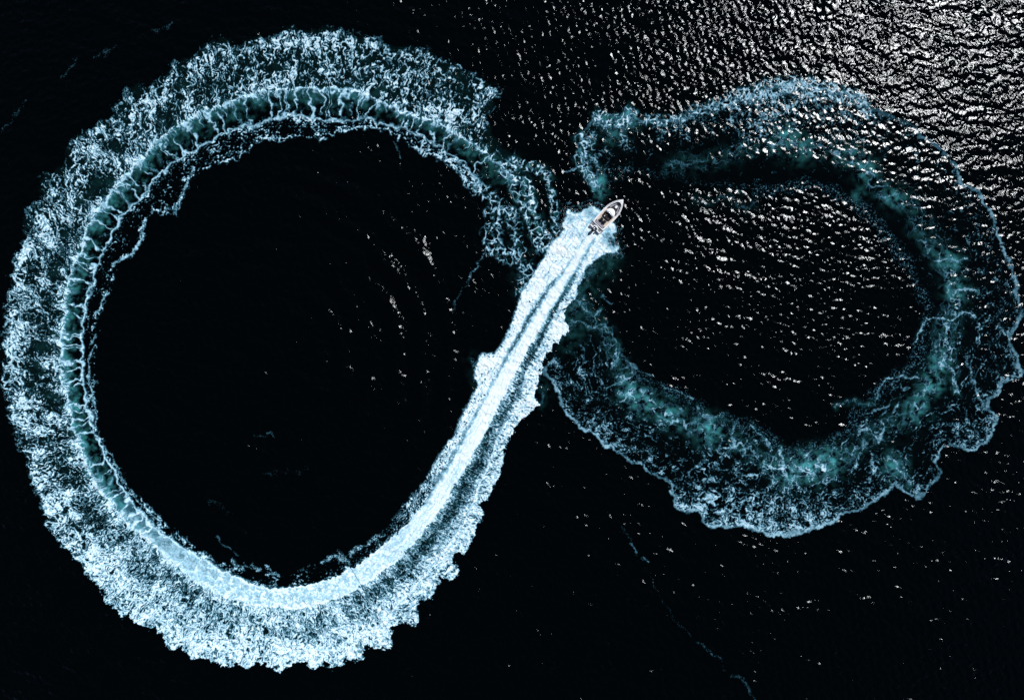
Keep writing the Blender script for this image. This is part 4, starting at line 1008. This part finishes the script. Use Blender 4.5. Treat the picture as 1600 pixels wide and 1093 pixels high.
def lathe_path(bm, rows, n=14):
    """stacked ellipses: (centre, half width x, half width y)"""
    prev = None
    for (c, rx, ry) in rows:
        cur = [bm.verts.new((c[0] + rx * math.cos(6.2832 * k / n), c[1] + ry * math.sin(6.2832 * k / n), c[2])) for k in range(n)]
        if prev:
            for k in range(n): bm.faces.new((prev[k], prev[(k + 1) % n], cur[(k + 1) % n], cur[k]))
        else: bm.faces.new(cur[::-1])
        prev = cur
    bm.faces.new(prev)

def make_person(loc, label, cloth, cap, steer, turn=0.0):
    """seated, facing +x; local origin on the seat under the hips"""
    root = bpy.data.objects.new('person', None); COLL.objects.link(root); tag(root, label, 'person', 'people seated in the motorboat')
    root.matrix_world = BOATM @ Matrix.Translation(loc) @ Matrix.Rotation(turn, 4, 'Z')
    # one body: pelvis, torso, arms, legs grown as joined volumes and fused by a remesh
    bm = bmesh.new()
    lathe_path(bm, [((0, 0, .0), .10, .14), ((0, 0, .05), .14, .18), ((.0, 0, .16), .125, .165), ((.0, 0, .30), .115, .17), ((.01, 0, .42), .12, .195), ((.015, 0, .50), .10, .20), ((.01, 0, .55), .07, .14), ((.01, 0, .59), .055, .065)])
    for sgn in (1, -1):
        limb(bm, [(.0, sgn * .09, .075), (.20, sgn * .11, .085), (.42, sgn * .13, .085), (.47, sgn * .13, .05), (.46, sgn * .13, -.15), (.43, sgn * .13, -.38)], (.092, .088, .068, .062, .056, .042))
        sh = (.01, sgn * .215, .50)
        if steer: el, wr = (.17, sgn * .27, .30), (.42, sgn * .15, .26)
        else: el, wr = ((.06, sgn * .29, .24), (.28, sgn * .17, .12))
        limb(bm, [(0, sgn * .13, .51), sh, tuple((np.array(sh) * .5 + np.array(el) * .5)), el, tuple((np.array(el) * .45 + np.array(wr) * .55)), wr], (.062, .066, .054, .046, .040, .030))
    body = new_obj('body', bm, cloth, root)
    rm = body.modifiers.new('fuse', 'REMESH'); rm.mode = 'VOXEL'; rm.voxel_size = .022; rm.use_smooth_shade = True
    sm = body.modifiers.new('smooth', 'SMOOTH'); sm.factor = .5; sm.iterations = 3
    # head and neck
    bm = bmesh.new()
    lathe_path(bm, [((.012, 0, .56), .05, .052), ((.016, 0, .64), .052, .054), ((.045, 0, .655), .070, .058), ((.045, 0, .69), .088, .070), ((.035, 0, .74), .098, .077), ((.025, 0, .79), .098, .076), ((.015, 0, .835), .080, .064), ((.010, 0, .86), .045, .04)], 16)
    add_tube(bm, [(.125, 0, .765), (.150, 0, .735), (.128, 0, .722)], [.010, .016, .010], 6)
    for sgn in (1, -1): add_box(bm, (.02, sgn * .083, .745), (.045, .016, .06))
    head = new_obj('head', bm, M_SKIN, root, sub=1)
    for sgn in (1, -1):
        bm = bmesh.new(); bmesh.ops.create_uvsphere(bm, u_segments=8, v_segments=6, radius=.012, matrix=Matrix.Translation((.118, sgn * .032, .765))); new_obj('eye', bm, M_HAIR, head)
    bm = bmesh.new(); add_box(bm, (.121, 0, .69), (.012, .045, .008)); new_obj('mouth', bm, M_HAIR, head)
    bm = bmesh.new()
    if cap:
        lathe_path(bm, [((.022, 0, .785), .108, .087), ((.018, 0, .83), .100, .080), ((.012, 0, .865), .075, .060), ((.01, 0, .882), .025, .02)], 16)
        add_box(bm, (.155, 0, .79), (.10, .13, .014), 0, .12); new_obj('cap', bm, M_CAP, head, bevel=.006)
    else:
        lathe_path(bm, [((-.015, 0, .70), .085, .082), ((-.008, 0, .76), .100, .088), ((.008, 0, .82), .100, .082), ((.008, 0, .865), .070, .058), ((.006, 0, .882), .025, .02)], 16); new_obj('hair', bm, M_HAIR, head)
    # hands: palm, four fingers, thumb, closing on the wheel or resting on the thigh
    for sgn in (1, -1):
        w0 = Vector((.42, sgn * .15, .26)) if steer else Vector((.28, sgn * .17, .12))
        bm = bmesh.new(); fd_ = Vector((.9, 0, .15 if steer else -.1)).normalized(); sd_ = Vector((0, 1, 0)); up = fd_.cross(sd_)
        add_tube(bm, [w0, w0 + fd_ * .04, w0 + fd_ * .09], [.026, .036, .034], 8)
        for k, ln in enumerate((.062, .074, .070, .054)):
            b0 = w0 + fd_ * .085 + sd_ * (.027 - .018 * k)
            add_tube(bm, [b0, b0 + fd_ * ln * .45 + up * (-.006), b0 + fd_ * ln * .75 + up * .02 * (-1 if not steer else 1), b0 + fd_ * ln * (.72 if steer else .98) + up * .03 * (-1 if not steer else 1)], [.009, .009, .008, .007], 6)
        tb = w0 + fd_ * .03 - sd_ * sgn * .028
        add_tube(bm, [tb, tb + fd_ * .03 - sd_ * sgn * .022, tb + fd_ * .06 - sd_ * sgn * .022], [.012, .011, .009], 6)
        new_obj('hand', bm, M_SKIN, root)
        bm = bmesh.new(); add_box(bm, (.49, sgn * .13, -.43), (.25, .09, .09)); new_obj('shoe', bm, M_SHOE, root, smooth=False, bevel=.03)
    return root
make_person((2.20, .31, .925), 'person in black clothes and pale cap steering, left of the companion', M_CLOTH, True, True)
make_person((2.16, -.29, .925), 'bareheaded person in dark clothes beside the one wearing a pale cap', M_CLOTH2, False, False, .1)

# ---------------------------------------------------------------- droplets thrown up beside the hull
rnd = random.Random(5); bm = bmesh.new()
def drop(x, y, z, r):
    vs = [bm.verts.new((x + r * a, y + r * b, z + r * c)) for a, b, c in ((1, 0, 0), (-1, 0, 0), (0, 1, 0), (0, -1, 0), (0, 0, 1), (0, 0, -1))]
    for a in (0, 1):
        for b in (2, 3):
            for c in (4, 5):
                bm.faces.new((vs[a], vs[b], vs[c]))
RIMS = [[(936,325),(924,320),(914,322),(906,326),(899,330),(893,328),(886,323),(881,330),(881,340),(878,347),(874,354),(878,360),(870,370),(858,380)],
        [(958,346),(963,352),(966,360),(962,368),(963,378),(969,388),(968,397),(955,399)]]
for line_ in RIMS:
    c_ = spline(line_, 10)
    for i in range(len(c_) * 2):
        p_ = c_[rnd.randrange(len(c_))]; off = rnd.gauss(0, 2.2)
        a_ = rnd.random() * 6.283
        drop((p_[0] + off * math.cos(a_) - 800) / 10, (546.5 - p_[1] - off * math.sin(a_)) / 10, .15 + abs(rnd.gauss(0, .22)), rnd.uniform(.01, .026))
m_drop = plain('white spray water', (.85, .92, .95), .5, .3)
spray = new_obj('spray_droplets', bm, m_drop, None, smooth=False)
tag(spray, 'white water droplets flung up round the hull of the boat', kind='stuff')
